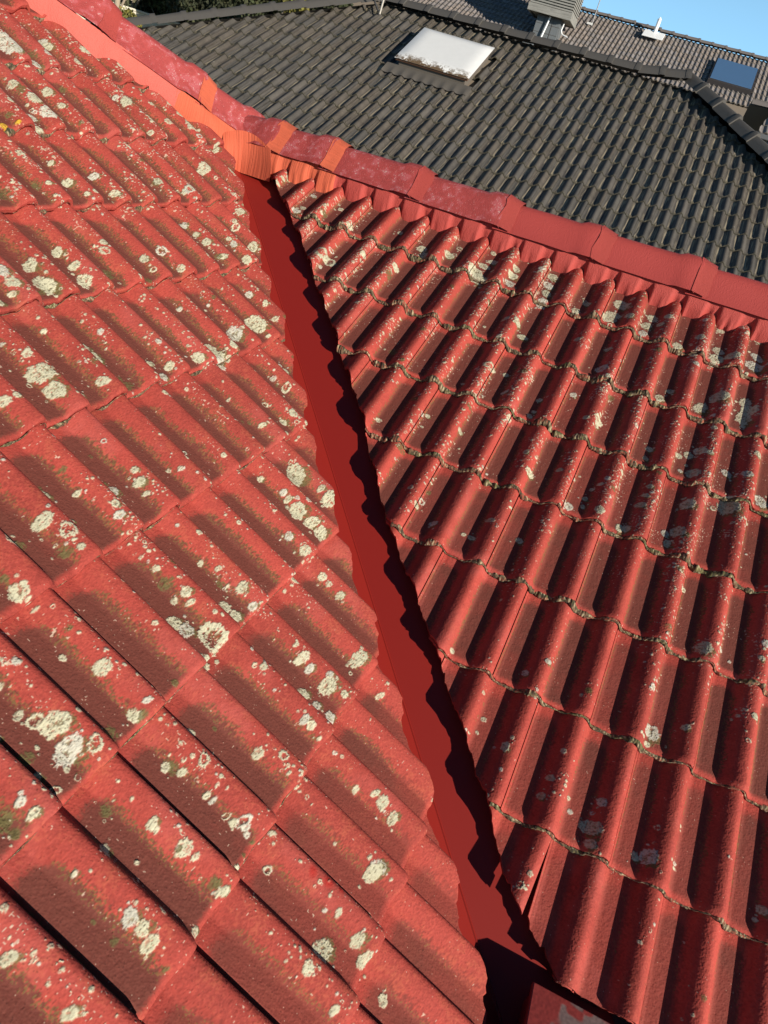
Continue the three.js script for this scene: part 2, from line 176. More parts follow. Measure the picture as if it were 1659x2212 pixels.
// ---------------------------------------------------------------- colour and relief of the near slopes, in metres on the slope
const TEXN = 2048;
function slopeTexture(S, s0, t0, size, list, opt) {
  const N = TEXN, px = size / N, inv = 1 / px;
  const C = new Float32Array(N * N * 3), B = new Float32Array(N * N);
  for (let j = 0; j < N; j++) {
    const t = t0 + j * px, ci = Math.ceil((t - S.nose0) / GAUGE - 1e-6), tau = t - (S.nose0 + (ci - 1) * GAUGE), un = GAUGE - tau;
    for (let i = 0; i < N; i++) {
      const s = s0 + i * px, q0 = s - S.crest0, k = Math.round(q0 / ROLL), q = q0 - k * ROLL;
      const tileX = Math.floor((q0 - S.jo) / COVER + ((ci + S.parity) & 1 ? 0.5 : 0) + 100);
      const hv = hash(tileX, ci, S.key);
      const big = fbm(s * 2.1 + S.key * 9, t * 2.1), mid = fbm(s * 17 + 3, t * 14 + S.key * 5), fine = noise(s * 310, t * 300), grit = noise(s * 640 + 9, t * 640);
      // the coat of red paint, weathered unevenly
      let tone = 0.93 + 0.22 * (hv - 0.5) + 0.30 * (mid - 0.5) + 0.28 * (fine - 0.5) + 0.18 * (grit - 0.5);
      let r = 0.372 * tone * opt.coat, g = 0.0535 * tone * opt.coat, b = 0.0385 * tone * opt.coat;
      const chalk = sm(0.56, 0.74, fbm(s * 7 + 31, t * 5 + S.key)) * (0.35 + 0.65 * noise(s * 90, t * 70));
      r = lerp(r, 0.41, chalk * 0.5); g = lerp(g, 0.092, chalk * 0.42); b = lerp(b, 0.075, chalk * 0.42);
      // tan dust rubbed into the coat
      const dust = sm(0.50, 0.80, fbm(s * 26 + 7, t * 22 + 11) * 0.6 + fine * 0.4) * opt.dust;
      r = lerp(r, 0.40, dust * 0.5); g = lerp(g, 0.12, dust * 0.5); b = lerp(b, 0.055, dust * 0.5);
      // brown film of dirt in the pans, with a grainy edge; the strip washed by each drip edge is clean
      let qa = q < -0.02 ? q + ROLL : q;                        // 0 at a crest, pan at about 0.05..0.10
      const wob = (fbm(s * 12 + 50, t * 6 + 20) - 0.5) * 0.020 + (fine - 0.5) * 0.018;
      const acrossM = sm(0.020, 0.034, qa + wob * 0.5) * (1 - sm(opt.panEnd - 0.006, opt.panEnd + 0.014, qa + wob * 1.2));
      const tt = tau - 0.020 - 0.009 * Math.pow((qa - 0.060) / 0.03, 2) + wob * 0.9;
      const alongM = sm(0, 0.03, tt) * sm(0.006, 0.022, un + wob * 0.4);
      const str = opt.dirt(s, t) * (0.55 + 0.55 * hv) * (0.6 + 0.7 * mid);
      const dm = Math.min(1, acrossM * alongM * str) * (0.80 + 0.30 * (grit * 0.5 + fine * 0.5));
      r = lerp(r, 0.112 + 0.045 * fine, Math.min(0.96, dm)); g = lerp(g, 0.031 + 0.011 * fine, Math.min(0.96, dm)); b = lerp(b, 0.021 + 0.008 * fine, Math.min(0.96, dm));
      // greenish grains where the dirt meets the roll
      const rim = acrossM * (1 - acrossM) * 4 * alongM;
      if (rim * opt.dirt(s, t) * (fine * 0.6 + mid * 0.6) > 0.45 && grit > 0.45) { r = lerp(r, 0.13, 0.6); g = lerp(g, 0.10, 0.6); b = lerp(b, 0.03, 0.6); }
      const dark = grit > 0.86 && fine > 0.6 ? 0.55 : 1;
      // pale pin-head lichen
      const sp = noise(s * 240 + 77, t * 230 + 31), cl = fbm(s * 15 + 60, t * 12 + 8);
      const onRoll = 1 - sm(0.02, 0.07, Math.abs(q));
      if (sp > 0.975 - 0.24 * sm(0.46, 0.74, cl) * opt.speck(s, t) * (0.35 + 0.65 * onRoll)) { const a = 0.55 + 0.4 * grit; r = lerp(r, 0.52, a); g = lerp(g, 0.40, a); b = lerp(b, 0.30, a); }
      const o = j * N + i; C[o * 3] = r * dark; C[o * 3 + 1] = g * dark; C[o * 3 + 2] = b * dark;
      B[o] = 0.30 + 0.16 * (fine - 0.5) + 0.16 * (grit - 0.5) + 0.12 * (noise(s * 120 + 5, t * 110) - 0.5) - (noise(s * 170 + 40, t * 170) > 0.965 ? 0.18 : 0);
    }
  }
  function stamp(cs, ct, rad, kind, sd) {
    const R2 = rad * 1.45, i0 = Math.max(0, Math.floor((cs - R2 - s0) * inv)), i1 = Math.min(N - 1, Math.ceil((cs + R2 - s0) * inv));
    const j0 = Math.max(0, Math.floor((ct - R2 - t0) * inv)), j1 = Math.min(N - 1, Math.ceil((ct + R2 - t0) * inv));
    const lobes = 5 + Math.floor(hash(sd, 3) * 6), ph = hash(sd, 5) * 6.28, asp = 0.8 + 0.4 * hash(sd, 8), rot = hash(sd, 9) * 3.14, cr = Math.cos(rot), sr = Math.sin(rot);
    const tint = hash(sd, 11), pink = hash(sd, 12) > 0.8;
    for (let j = j0; j <= j1; j++) for (let i = i0; i <= i1; i++) {
      const x = (s0 + i * px - cs) / rad, y = (t0 + j * px - ct) / rad, xr = (x * cr + y * sr) * asp, yr = (-x * sr + y * cr) / asp;
      const rr = Math.hypot(xr, yr); if (rr > 1.5) continue;
      const an = Math.atan2(yr, xr);
      const S1 = s0 + i * px, T1 = t0 + j * px;
      const out = 0.97 + 0.05 * Math.sin(an * lobes + ph) + 0.035 * Math.sin(an * lobes * 2.7 + ph * 3) + (rad > 0.009 ? 0.20 : 0.34) * (noise(S1 * 260 + sd, T1 * 260) - 0.5) + (rad > 0.009 ? 0.22 : 0.3) * (noise(S1 * 85 + sd, T1 * 85) - 0.5);
      const edge = sm(0, Math.min(0.5, 0.0022 / rad + 0.06), out - rr); if (edge <= 0) continue;
      const g1 = noise(S1 * 430 + sd * 3, T1 * 430), g2 = noise(S1 * 190 + sd, T1 * 190 + sd), radial = 0.5 + 0.5 * Math.sin(an * (rad > 0.02 ? 34 : 18) + 5 * g2);
      let a = edge, cr0, cg, cb, hgt;
      if (kind === 4) { a *= 0.85 * sm(0.9, 0.2, rr) * (0.7 + 0.3 * g1); cr0 = 0.36; cg = 0.014; cb = 0.010; hgt = 0; }   // a dab of newer paint
      else if (kind === 2) {                                          // low moss and dark algae
        a *= sm(0.36, 0.72, g1 * 0.6 + g2 * 0.6 + 0.30 * (0.8 - rr)) * 0.85; const m = 0.6 + 0.8 * g1;
        cr0 = 0.105 * m; cg = 0.088 * m; cb = 0.032 * m; hgt = 0.28 * a * g1;
      } else {
        let hole = 0;
        if (kind === 1) hole = sm(0.62, 0.40, rr + 0.55 * (g2 - 0.5) + 0.2 * (g1 - 0.5)) * sm(0.25, 0.5, 1.0 - g1 * 0.8);
        else hole = sm(0.56, 0.76, g1 * 0.6 + g2 * 0.5 - 0.14 * rr) * (rad > 0.02 ? 0.8 : 0.6);
        a *= 1 - hole;
        const m = (0.74 + 0.30 * g1 + 0.14 * (radial - 0.5) * sm(0.3, 0.9, rr)) * (0.86 + 0.24 * tint);
        cr0 = 0.51 * m; cg = 0.48 * m; cb = (pink ? 0.39 : 0.335) * m;
        if (rad > 0.011 && rr < 0.55) { const k = sm(0.45, 0.7, g2) * 0.45; cr0 = lerp(cr0, 0.33, k); cg = lerp(cg, 0.32, k); cb = lerp(cb, 0.20, k); }
        if (kind === 3) { cr0 = 0.62 * m; cg = 0.36 * m; cb = 0.03; }
        if (g1 < 0.16 && rr < 0.9) { cr0 *= 0.45; cg *= 0.42; cb *= 0.4; }
        hgt = 0.55 * a * (0.55 + 0.45 * g1 + 0.25 * (radial - 0.5));
      }
      const o = j * N + i; C[o * 3] = lerp(C[o * 3], cr0, a); C[o * 3 + 1] = lerp(C[o * 3 + 1], cg, a); C[o * 3 + 2] = lerp(C[o * 3 + 2], cb, a);
      B[o] += hgt;
    }
  }
  // small crusts gather in loose families, mostly on the rolls
  let sd = S.key * 1000;
  const fam = opt.families;
  for (let f = 0; f < fam; f++) {
    const cs0 = s0 + rnd() * size, ct0 = t0 + rnd() * size; const w = opt.speck(cs0, ct0); if (rnd() > w) continue;
    const kk = Math.round((cs0 - S.crest0) / ROLL), cs = lerp(cs0, S.crest0 + kk * ROLL - 0.01, 0.65), n = 4 + Math.floor(rnd() * 16);
    for (let m = 0; m < n; m++) {
      const rad = 0.0016 + 0.0050 * Math.pow(rnd(), 2.4), a = rnd() * 6.28, d = 0.05 * Math.pow(rnd(), 0.8);
      stamp(cs + Math.cos(a) * d * 0.55, ct0 + Math.sin(a) * d * 1.5, rad, rnd() < 0.16 ? 1 : 0, sd++);
    }
    if (rnd() < 0.16) stamp(cs + (rnd() - 0.5) * 0.06, ct0 + (rnd() - 0.5) * 0.1, 0.008 + 0.012 * rnd(), rnd() < 0.5 ? 2 : 0, sd++);
  }
  for (let f = 0; f < list.length; f += 4) {
    const cs = list[f] / 1000, ct = list[f + 1] / 1000, rad = list[f + 2] / 1000, kind = list[f + 3];
    if (kind === 0 && rad > 0.010 && rnd() < 0.7) stamp(cs + 0.4 * rad, ct + 0.5 * rad, rad * 0.95, 2, sd++);
    stamp(cs, ct, rad, kind, sd++);
    if (rad > 0.011) for (let m = 0; m < 3; m++) { const a = rnd() * 6.28, d = rad * (1.1 + rnd()); stamp(cs + Math.cos(a) * d, ct + Math.sin(a) * d, rad * (0.12 + 0.22 * rnd()), rnd() < 0.4 ? 1 : 0, sd++); }
  }
  const c8 = new Uint8Array(N * N * 4), b8 = new Uint8Array(N * N * 4);
  for (let o = 0; o < N * N; o++) {
    c8[o * 4] = s8(C[o * 3]); c8[o * 4 + 1] = s8(C[o * 3 + 1]); c8[o * 4 + 2] = s8(C[o * 3 + 2]); c8[o * 4 + 3] = 255;
    b8[o * 4] = b8[o * 4 + 1] = b8[o * 4 + 2] = Math.max(0, Math.min(255, B[o] * 255)); b8[o * 4 + 3] = 255;
  }
  const map = dataTex(c8, N, N, true), bump = dataTex(b8, N, N, false);
  map.wrapS = map.wrapT = bump.wrapS = bump.wrapT = THREE.ClampToEdgeWrapping;
  return { mat: new THREE.MeshPhysicalMaterial({ map, bumpMap: bump, bumpScale: 0.0042, roughness: 0.85, specularIntensity: 0.6 }), uv: (s, t) => [(s - s0) / size, (t - t0) / size] };
}
const skinL = slopeTexture(L, -2.35, -2.45, 3.75, LICHEN_L, {
  coat: 0.93, dust: 0.55, panEnd: 0.098, families: 1500,
  dirt: (s, t) => lerp(1.75, 0.75, sm(0.3, 1.0, t)) * lerp(1, 0.55, sm(-0.25, 0.02, t * CP + s)) * lerp(1, 0.8, sm(-1.0, -1.8, t)),
  speck: (s, t) => lerp(0.55, 0.25, sm(0.2, 0.9, t)) + 0.35 * sm(-0.8, -1.5, t),
});
const skinR = slopeTexture(R, -1.35, -1.7, 3.75, LICHEN_R, {
  coat: 1.0, dust: 0.22, panEnd: 0.092, families: 1900,
  dirt: (s, t) => lerp(1.35, 0.45, sm(-0.3, 0.9, t - 0.35 * s)),
  speck: (s, t) => 0.14 + 0.86 * sm(0.2, -0.8, t - 0.35 * s),
});

// ---------------------------------------------------------------- the near roof: tiles
const redHouse = thing('red_tiled_house', 'house with a lichen-spotted red tiled roof and painted valley gutter, filling the foreground', 'house');
const mUnder = new THREE.MeshStandardMaterial({ color: new THREE.Color(0.21, 0.165, 0.12), roughness: 0.95 });
const mBroken = new THREE.MeshStandardMaterial({ color: new THREE.Color(0.30, 0.055, 0.04), roughness: 0.9 });

const LIP = [[0, -0.011], [0.0022, -0.011], [0.0036, -0.0045], [0.0062, -0.0045], [0.0076, -0.010], [0.0100, -0.010], [0.0145, 0]];
const lip = (q) => pw(LIP, q);                                        // sidelap of the tile: a lip and a water groove along its left edge
function redTile(S, ci, sL, sR, range, uvf, jit) {
  const tn = S.nose0 + ci * GAUGE, tTop = tn - GAUGE - 0.055, a = sL + 0.0035, b = sR;
  const cols = [...LIP.map((k) => a + k[0]), a + 0.019];
  let x = a + 0.024; while (x < b - 0.006) { cols.push(x); x += 0.0062; } cols.push(b - 0.004, b - 0.0012, b);
  const G = new Geo(), sc = (a + b) / 2, tc = tn - GAUGE / 2;
  const hgt = (s, t) => surf(S, s, t, tn) + S.lip * lip((s - a) / (0.4 + 0.6 * S.lip)) + (s > b - 0.002 ? -0.0012 * ((s - b + 0.002) / 0.002) : 0) + jit[0] + jit[1] * (s - sc) + jit[2] * (t - tTop);
  const used = [];
  for (const s of cols) {
    const [lo, hi] = range(s); const t0 = Math.max(tTop, lo), cut = hi < tn, t1 = Math.min(tn + jit[3] + (noise(s * 90 + ci * 13, S.key * 7) - 0.5) * 0.003, hi);
    if (t1 - t0 < 0.005) { used.push(null); continue; }
    const n = (k) => Math.max(t0 + 0.0005, t1 - k);
    used.push({ s, cut, rows: [t0, lerp(t0, t1, 0.5), n(0.020), n(0.012), n(0.006), n(0.0022), t1] });
  }
  const NR = 7; let any = false, prev = null, prevIds = null;
  const walls = [];
  for (const c of used) {
    if (!c) { prev = null; continue; }
    const ids = c.rows.map((t) => G.v(c.s - sc, hgt(c.s, t), t - tc, ...uvf(c.s, t)));
    if (prev) { any = true; for (let r = 0; r < NR - 1; r++) G.quad(prevIds[r], prevIds[r + 1], ids[r + 1], ids[r]); walls.push([prev, c]); }
    prev = c; prevIds = ids;
  }
  if (!any) return null;
  const TH = 0.0185;
  let last = null;
  for (const [p, c] of walls) {                                       // drip edge or sawn edge, then a little of the underside
    const pt = (k, t, e) => { const h = hgt(k.s, k.rows[6]); return G.v(k.s - sc, h + e, t - tc, ...uvf(k.s, k.rows[6] - 0.001 + e * 0.6)); };
    const r1 = (noise(p.s * 300, ci) - 0.5) * 0.004, r2 = (noise(c.s * 300, ci) - 0.5) * 0.004;
    const cont = last && last.c === p;
    const A = cont ? last.ids : [pt(p, p.rows[6], 0), pt(p, p.rows[6] + r1 - 0.001, -TH * 0.55), pt(p, p.rows[6] - 0.002, -TH), pt(p, Math.max(p.rows[0], p.rows[6] - 0.035), -TH)];
    const Bq = [pt(c, c.rows[6], 0), pt(c, c.rows[6] + r2 - 0.001, -TH * 0.55), pt(c, c.rows[6] - 0.002, -TH), pt(c, Math.max(c.rows[0], c.rows[6] - 0.035), -TH)];
    for (let r = 0; r < 3; r++) G.quad(A[r], A[r + 1], Bq[r + 1], Bq[r]);
    last = { c, ids: Bq };
  }
  for (const [c, dir] of [[used.filter(Boolean).at(-1), 1], [used.find(Boolean), -1]]) {      // long edges
    const q = c.rows.map((t) => [G.v(c.s - sc, hgt(c.s, t), t - tc, ...uvf(c.s, t)), G.v(c.s - sc, hgt(c.s, t) - 0.012, t - tc, ...uvf(c.s, t))]);
    for (let r = 0; r < NR - 1; r++) dir > 0 ? G.quad(q[r][0], q[r + 1][0], q[r + 1][1], q[r][1]) : G.quad(q[r][0], q[r][1], q[r + 1][1], q[r + 1][0]);
  }
  return { geo: G.build(), sc, tc };
}
function slopePart(name, label, poly, o, h, d, depth) {                // the boarded deck under the tiles
  const s = new THREE.Shape(poly.map(([x, z]) => new THREE.Vector2(x, -z)));
  const g = new THREE.ExtrudeGeometry(s, { depth: 0.02, bevelEnabled: false }); g.rotateX(-Math.PI / 2); g.translate(0, depth - 0.02, 0);
  const m = mesh(name, g, mUnder, redHouse); m.userData.label = label; frame(m, o, h, d); return m;
}
const slopeL = slopePart('roof_slope', 'sunlit slope left of the valley gutter', [[-2.9, 1.9], [-1.2, 1.2 / CP], [1.36, -1.36 / CP], [-0.1, -3.2], [-2.9, -3.2]], V(0, 0, 0), V(0, 0, -1), V(CP, -SP, 0), -0.098);
const slopeR = slopePart('roof_slope_001', 'slope right of the valley gutter, rolls half in shadow', [[-1.36, -1.36 / CP], [1.25, 1.25 / CP], [2.4, 1.8], [2.4, -1.36 / CP]], V(0, 0, 0), V(1, 0, 0), V(0, -SP, CP), -0.098);
let tileCount = 0;
function layTiles(S, par, range, skin, ci0, ci1, k0, k1) {
  for (let ci = ci0; ci <= ci1; ci++) for (let k = k0; k <= k1; k++) {
    if (((k + ci) & 1) !== S.parity) continue;
    const sR = S.crest0 + k * ROLL + S.jo, sL = sR - COVER;
    const c = V(sL + 0.15, 0, S.nose0 + (ci - 0.5) * GAUGE);
    if (!inView(par.localToWorld(c.clone()), 0.42)) continue;
    const jit = [(hash(ci, k, 5) - 0.5) * 0.0032, (hash(ci, k, 6) - 0.5) * 0.012, (hash(ci, k, 7) - 0.5) * 0.006, (hash(ci, k, 8) - 0.5) * 0.006];
    const t = redTile(S, ci, sL, sR, range, skin.uv, jit); if (!t) continue;
    const m = mesh(childName(par, 'tile'), t.geo, skin.mat, par); m.position.set(t.sc, 0, t.tc); tileCount++;
    if (S === R && ci === 3 && k === 2) { m.rotation.y = -0.075; m.position.x -= 0.012; m.position.y += 0.004; }   // a sawn corner that has slipped, opening the joint beside it
  }
}
layTiles(L, slopeL, rangeL, skinL, -9, 5, -8, 22);
layTiles(R, slopeR, rangeR, skinR, -4, 5, -14, 12);
console.log('red tiles', tileCount);

// moss and grit caught along the drip edges
const mMoss = new THREE.MeshStandardMaterial({ vertexColors: true, roughness: 1 });
function mossStrip(G, S, ci, sa, sb, range, rad, keep) {
  const tn = S.nose0 + ci * GAUGE, NS = 7, step = 0.0026; let prev = null;
  for (let s = sa; s <= sb; s += step) {
    const [lo, hi] = range(s); const amt = keep(s, ci);
    if (hi < tn + 0.002 || lo > tn - 0.05 || amt <= 0.02) { prev = null; continue; }
    const n1 = noise(s * 60 + ci * 31, S.key * 3 + 1), n2 = noise(s * 210 + ci * 17, 8 + S.key), r0 = rad * amt * (0.45 + 0.9 * n1 + 0.35 * (n2 - 0.5)), top = surf(S, s, tn, tn), ids = [];
    for (let a = 0; a < NS; a++) {
      const an = lerp(1.75, -1.9, a / (NS - 1)), n3 = noise(s * 240 + a * 39.1, ci * 5 + a * 13.7), n4 = noise(s * 300 + a * 57.3, ci * 11 + a * 7.7), rr = r0 * (0.82 + 0.36 * n3);
      const m = 0.55 + 0.9 * n4, w = noise(s * 25 + a * 0.6, ci * 3.1 + 20);
      let c = [0.120, 0.074, 0.040];
      if (w > 0.70) c = [0.10, 0.088, 0.032]; if (w < 0.36) c = [0.20, 0.055, 0.03]; if (n4 > 0.74 && a < 4) c = [0.27, 0.22, 0.13]; if (n4 < 0.40) c = [0.04, 0.034, 0.018];
      ids.push(G.v(s, top - 0.0085 + Math.sin(an) * rr * 1.2, tn + 0.0005 + Math.cos(an) * rr, 0, 0, [c[0] * m, c[1] * m, c[2] * m]));
    }
    if (prev) for (let a = 0; a < NS - 1; a++) G.quad(prev[a], ids[a], ids[a + 1], prev[a + 1]);
    prev = ids;
  }
}
{
  const G = new Geo();
  for (let ci = -4; ci <= 3; ci++) mossStrip(G, R, ci, -1.2, 1.95, rangeR, 0.0095, (s, c) => (0.34 + 0.50 * sm(0.25, 0.6, noise(s * 9, c * 7)) + 0.35 * sm(0.45, 0.7, noise(s * 31, c * 5 + 2))) * lerp(1.15, 0.75, sm(-2, 2, c)));
  mesh('moss', G.build(), mMoss, slopeR).userData.kind = 'stuff';
  const G2 = new Geo();
  for (let ci = -9; ci <= 2; ci++) mossStrip(G2, L, ci, -2.0, 1.3, rangeL, 0.0085, (s, c) => {
    const q = (s - L.crest0) / ROLL, pan = Math.abs(q - Math.round(q)) * 2;
    return sm(0.35, 0.9, pan) * lerp(1.1, 0.15, sm(-4, 1.5, c)) * sm(0.30, 0.55, noise(s * 11, c * 9 + 3)) + 0.12 * sm(0.5, 0.7, noise(s * 30, c * 5));
  });
  mesh('moss', G2.build(), mMoss, slopeL).userData.kind = 'stuff';
}
// ---------------------------------------------------------------- valley gutter
{
  const mValley = new THREE.MeshStandardMaterial({ color: new THREE.Color(0.235, 0.0125, 0.0075), roughness: 0.5 });
  const G = new Geo(), dl = 0.082, dr = 0.0876, n = 40;
  const row = [];
  for (let i = 0; i <= n; i++) {
    const w = lerp(-1.34, 1.62, i / n);
    const P = [[w - 0.34, -TP * (w - 0.34) - dl / CP, w], [w - 0.03, -TP * (w - 0.03) - dl / CP, w], [w + 0.006, -TP * (w + 0.006) - dl / CP, w], [w + 0.0105, -TP * (w + 0.0105) - dl / CP + 0.0035, w], [w + 0.016, -TP * w - dr / CP, w], [w + 0.05, -TP * w - dr / CP, w], [w + 0.36, -TP * w - dr / CP, w]];
    row.push(P.map((p) => G.v(...p, p[0], p[2])));
  }
  for (let i = 0; i < n; i++) for (let k = 0; k < 6; k++) G.quad(row[i][k], row[i + 1][k], row[i + 1][k + 1], row[i][k + 1]);
  mesh('valley_gutter', G.build(true), mValley, redHouse).userData.label = 'smooth red painted metal valley gutter between the two slopes';
}

// ---------------------------------------------------------------- ridge and hip capping
const capTex = surfaceTex(512, (u, v) => {
  const x = u * 64, y = v * 64, f = noise(u * 256, v * 256), g = noise(u * 128 + 3, v * 128), m = 0.5 * noise(u * 16, v * 16) + 0.5 * noise(u * 32 + 7, v * 32);
  let t = 0.88 + 0.25 * (f - 0.5) + 0.28 * (m - 0.5), r = 0.37 * t, gg = 0.050 * t, b = 0.045 * t;
  const w = sm(0.50, 0.72, m); r = lerp(r, 0.40, w * 0.5); gg = lerp(gg, 0.10, w * 0.5); b = lerp(b, 0.11, w * 0.5);
  const sp = noise(u * 128 + 40, v * 128 + 9) * 0.7 + 0.3 * f; if (sp > 0.84 - 0.12 * w) { r = lerp(r, 0.50, 0.6); gg = lerp(gg, 0.36, 0.6); b = lerp(b, 0.32, 0.6); }
  return [r, gg, b, 0.4 + 0.3 * (f - 0.5) + 0.25 * (g - 0.5) + (sp > 0.8 ? 0.15 : 0)];
});
const mCap = new THREE.MeshStandardMaterial({ map: capTex[0], bumpMap: capTex[1], bumpScale: 0.0025, roughness: 0.75 });
const mCapClean = new THREE.MeshStandardMaterial({ color: new THREE.Color(0.365, 0.046, 0.038), bumpMap: capTex[1], bumpScale: 0.0022, roughness: 0.72 });
const pointTex = surfaceTex(256, (u, v) => { const st = noise(u * 128, v * 4), st2 = noise(u * 64 + 9, v * 4 + 5), f = noise(u * 128, v * 128); const t = 0.9 + 0.2 * (st - 0.5) + 0.12 * (f - 0.5); return [t, t, t, 0.5 + 0.5 * (st - 0.5) + 0.35 * (st2 - 0.5) + 0.1 * (f - 0.5)]; });
const mFresh = new THREE.MeshStandardMaterial({ color: new THREE.Color(0.53, 0.098, 0.043), map: pointTex[0], bumpMap: pointTex[1], bumpScale: 0.0022, roughness: 0.85 });
const mPoint = new THREE.MeshStandardMaterial({ color: new THREE.Color(0.36, 0.045, 0.034), bumpMap: capTex[1], bumpScale: 0.003, roughness: 0.78 });
const mPale = new THREE.MeshStandardMaterial({ color: new THREE.Color(0.50, 0.095, 0.07), bumpMap: capTex[1], bumpScale: 0.003, roughness: 0.8 });

const CAPW = 0.148, CAPH = 0.120;
const capProfile = [[-1, 0], [-0.72, 0.27], [-0.44, 0.66], [-0.30, 0.86], [-0.15, 0.965], [0, 1], [0.15, 0.965], [0.30, 0.86], [0.44, 0.66], [0.72, 0.27], [1, 0]];
function capGeo(len, collar, sd) {                                    // x along the cap, collar at the far end
  const G = new Geo();
  const ring = [[0, 0.955, -0.006], [0.02, 0.96, -0.005], [len * 0.5, 0.985, 0], [len - 0.115, 1.0, 0.002], [len - 0.085, collar ? 1.05 : 1.0, collar ? 0.010 : 0.002], [len - 0.012, collar ? 1.06 : 1, collar ? 0.012 : 0.002], [len, collar ? 1.045 : 1, collar ? 0.006 : 0]];
  const ids = ring.map(([x, k, dy]) => capProfile.map(([z, y], j) => {
    const w = (noise(x * 14 + sd * 7, j * 0.9 + sd) - 0.5) * 0.006;
    return G.v(x + w, y * CAPH * k + dy + w * 0.6, z * CAPW * k + w, x * 2 + sd * 0.37, z * CAPW * 2.4 + sd * 0.61);
  }));
  for (let a = 0; a < ring.length - 1; a++) for (let j = 0; j < 10; j++) G.quad(ids[a][j], ids[a][j + 1], ids[a + 1][j + 1], ids[a + 1][j]);
  // thickness at the collar end
  const e1 = capProfile.map(([z, y]) => G.v(len, y * CAPH * 1.045 + 0.006, z * CAPW * 1.045, z, y)), e2 = capProfile.map(([z, y]) => G.v(len + 0.001, y * CAPH * 0.86 - 0.004, z * CAPW * 0.92, z, y));
  for (let j = 0; j < 10; j++) G.quad(e1[j], e1[j + 1], e2[j + 1], e2[j]);
  return G.build();
}
function fillet(G, at, w, sd) {                                       // mortar smeared over a joint between two caps
  const rows = 4, ids = [];
  for (let a = 0; a <= rows; a++) ids.push(capProfile.map(([z, y], j) => {
    const k = lerp(1.072, 1.012, Math.pow(a / rows, 0.8)), n = noise(j * 1.7 + sd * 3, a + sd) - 0.5, dx = a === rows || a === 0 ? n * 0.014 : 0;
    return G.v(at - 0.02 + (w + 0.02) * a / rows + dx, y * CAPH * k + lerp(0.012, 0.001, a / rows) + n * 0.002, z * CAPW * k, z * 2, a * 0.1);
  }));
  for (let a = 0; a < rows; a++) for (let j = 0; j < 10; j++) G.quad(ids[a][j], ids[a][j + 1], ids[a + 1][j + 1], ids[a + 1][j]);
}
function capRun(joints, o, X, Z, collarMat, fresh, cleanFrom) {
  const Y = Z.clone().cross(X).normalize(), q = new THREE.Quaternion().setFromRotationMatrix(new THREE.Matrix4().makeBasis(X, Y, Z));
  for (let i = 0; i + 1 < joints.length; i++) {
    const a = joints[i], b = joints[i + 1], m = mesh(childName(redHouse, 'ridge_cap'), capGeo(b - a + 0.03, true, i + 1 + joints.length), i >= cleanFrom ? mCapClean : mCap, redHouse);
    m.quaternion.copy(q); m.position.copy(o).addScaledVector(X, a - 0.03); m.position.addScaledVector(Y, (hash(i, joints.length, 3) - 0.5) * 0.006);
    const G = new Geo(); fillet(G, b - a + 0.03, 0.055, i + joints.length); mesh('joint_mortar', G.build(), fresh(i) ? mFresh : mPoint, m);
  }
}
capRun([-1.36, -1.08, -0.785, -0.33, 0.11, 0.555, 1.005, 1.455, 1.905], V(0, 0.690, ZR), V(1, 0, 0), V(0, 0, 1), null, (i) => i < 2, 4);
{
  const X = V(1, -TP, -1).normalize(), Z = V(1, 0, 1).normalize();
  const w = Math.hypot(1, TP, 1);   // metres along the hip per metre of x
  capRun([-1.62, -1.17, -0.71, -0.5 + 0.29 - 0.02 - 0.0, 0.095].map((a) => a), V(-1.36, 0.722 - 0.008, -1.36), X, Z, null, (i) => i >= 2, 9);
}

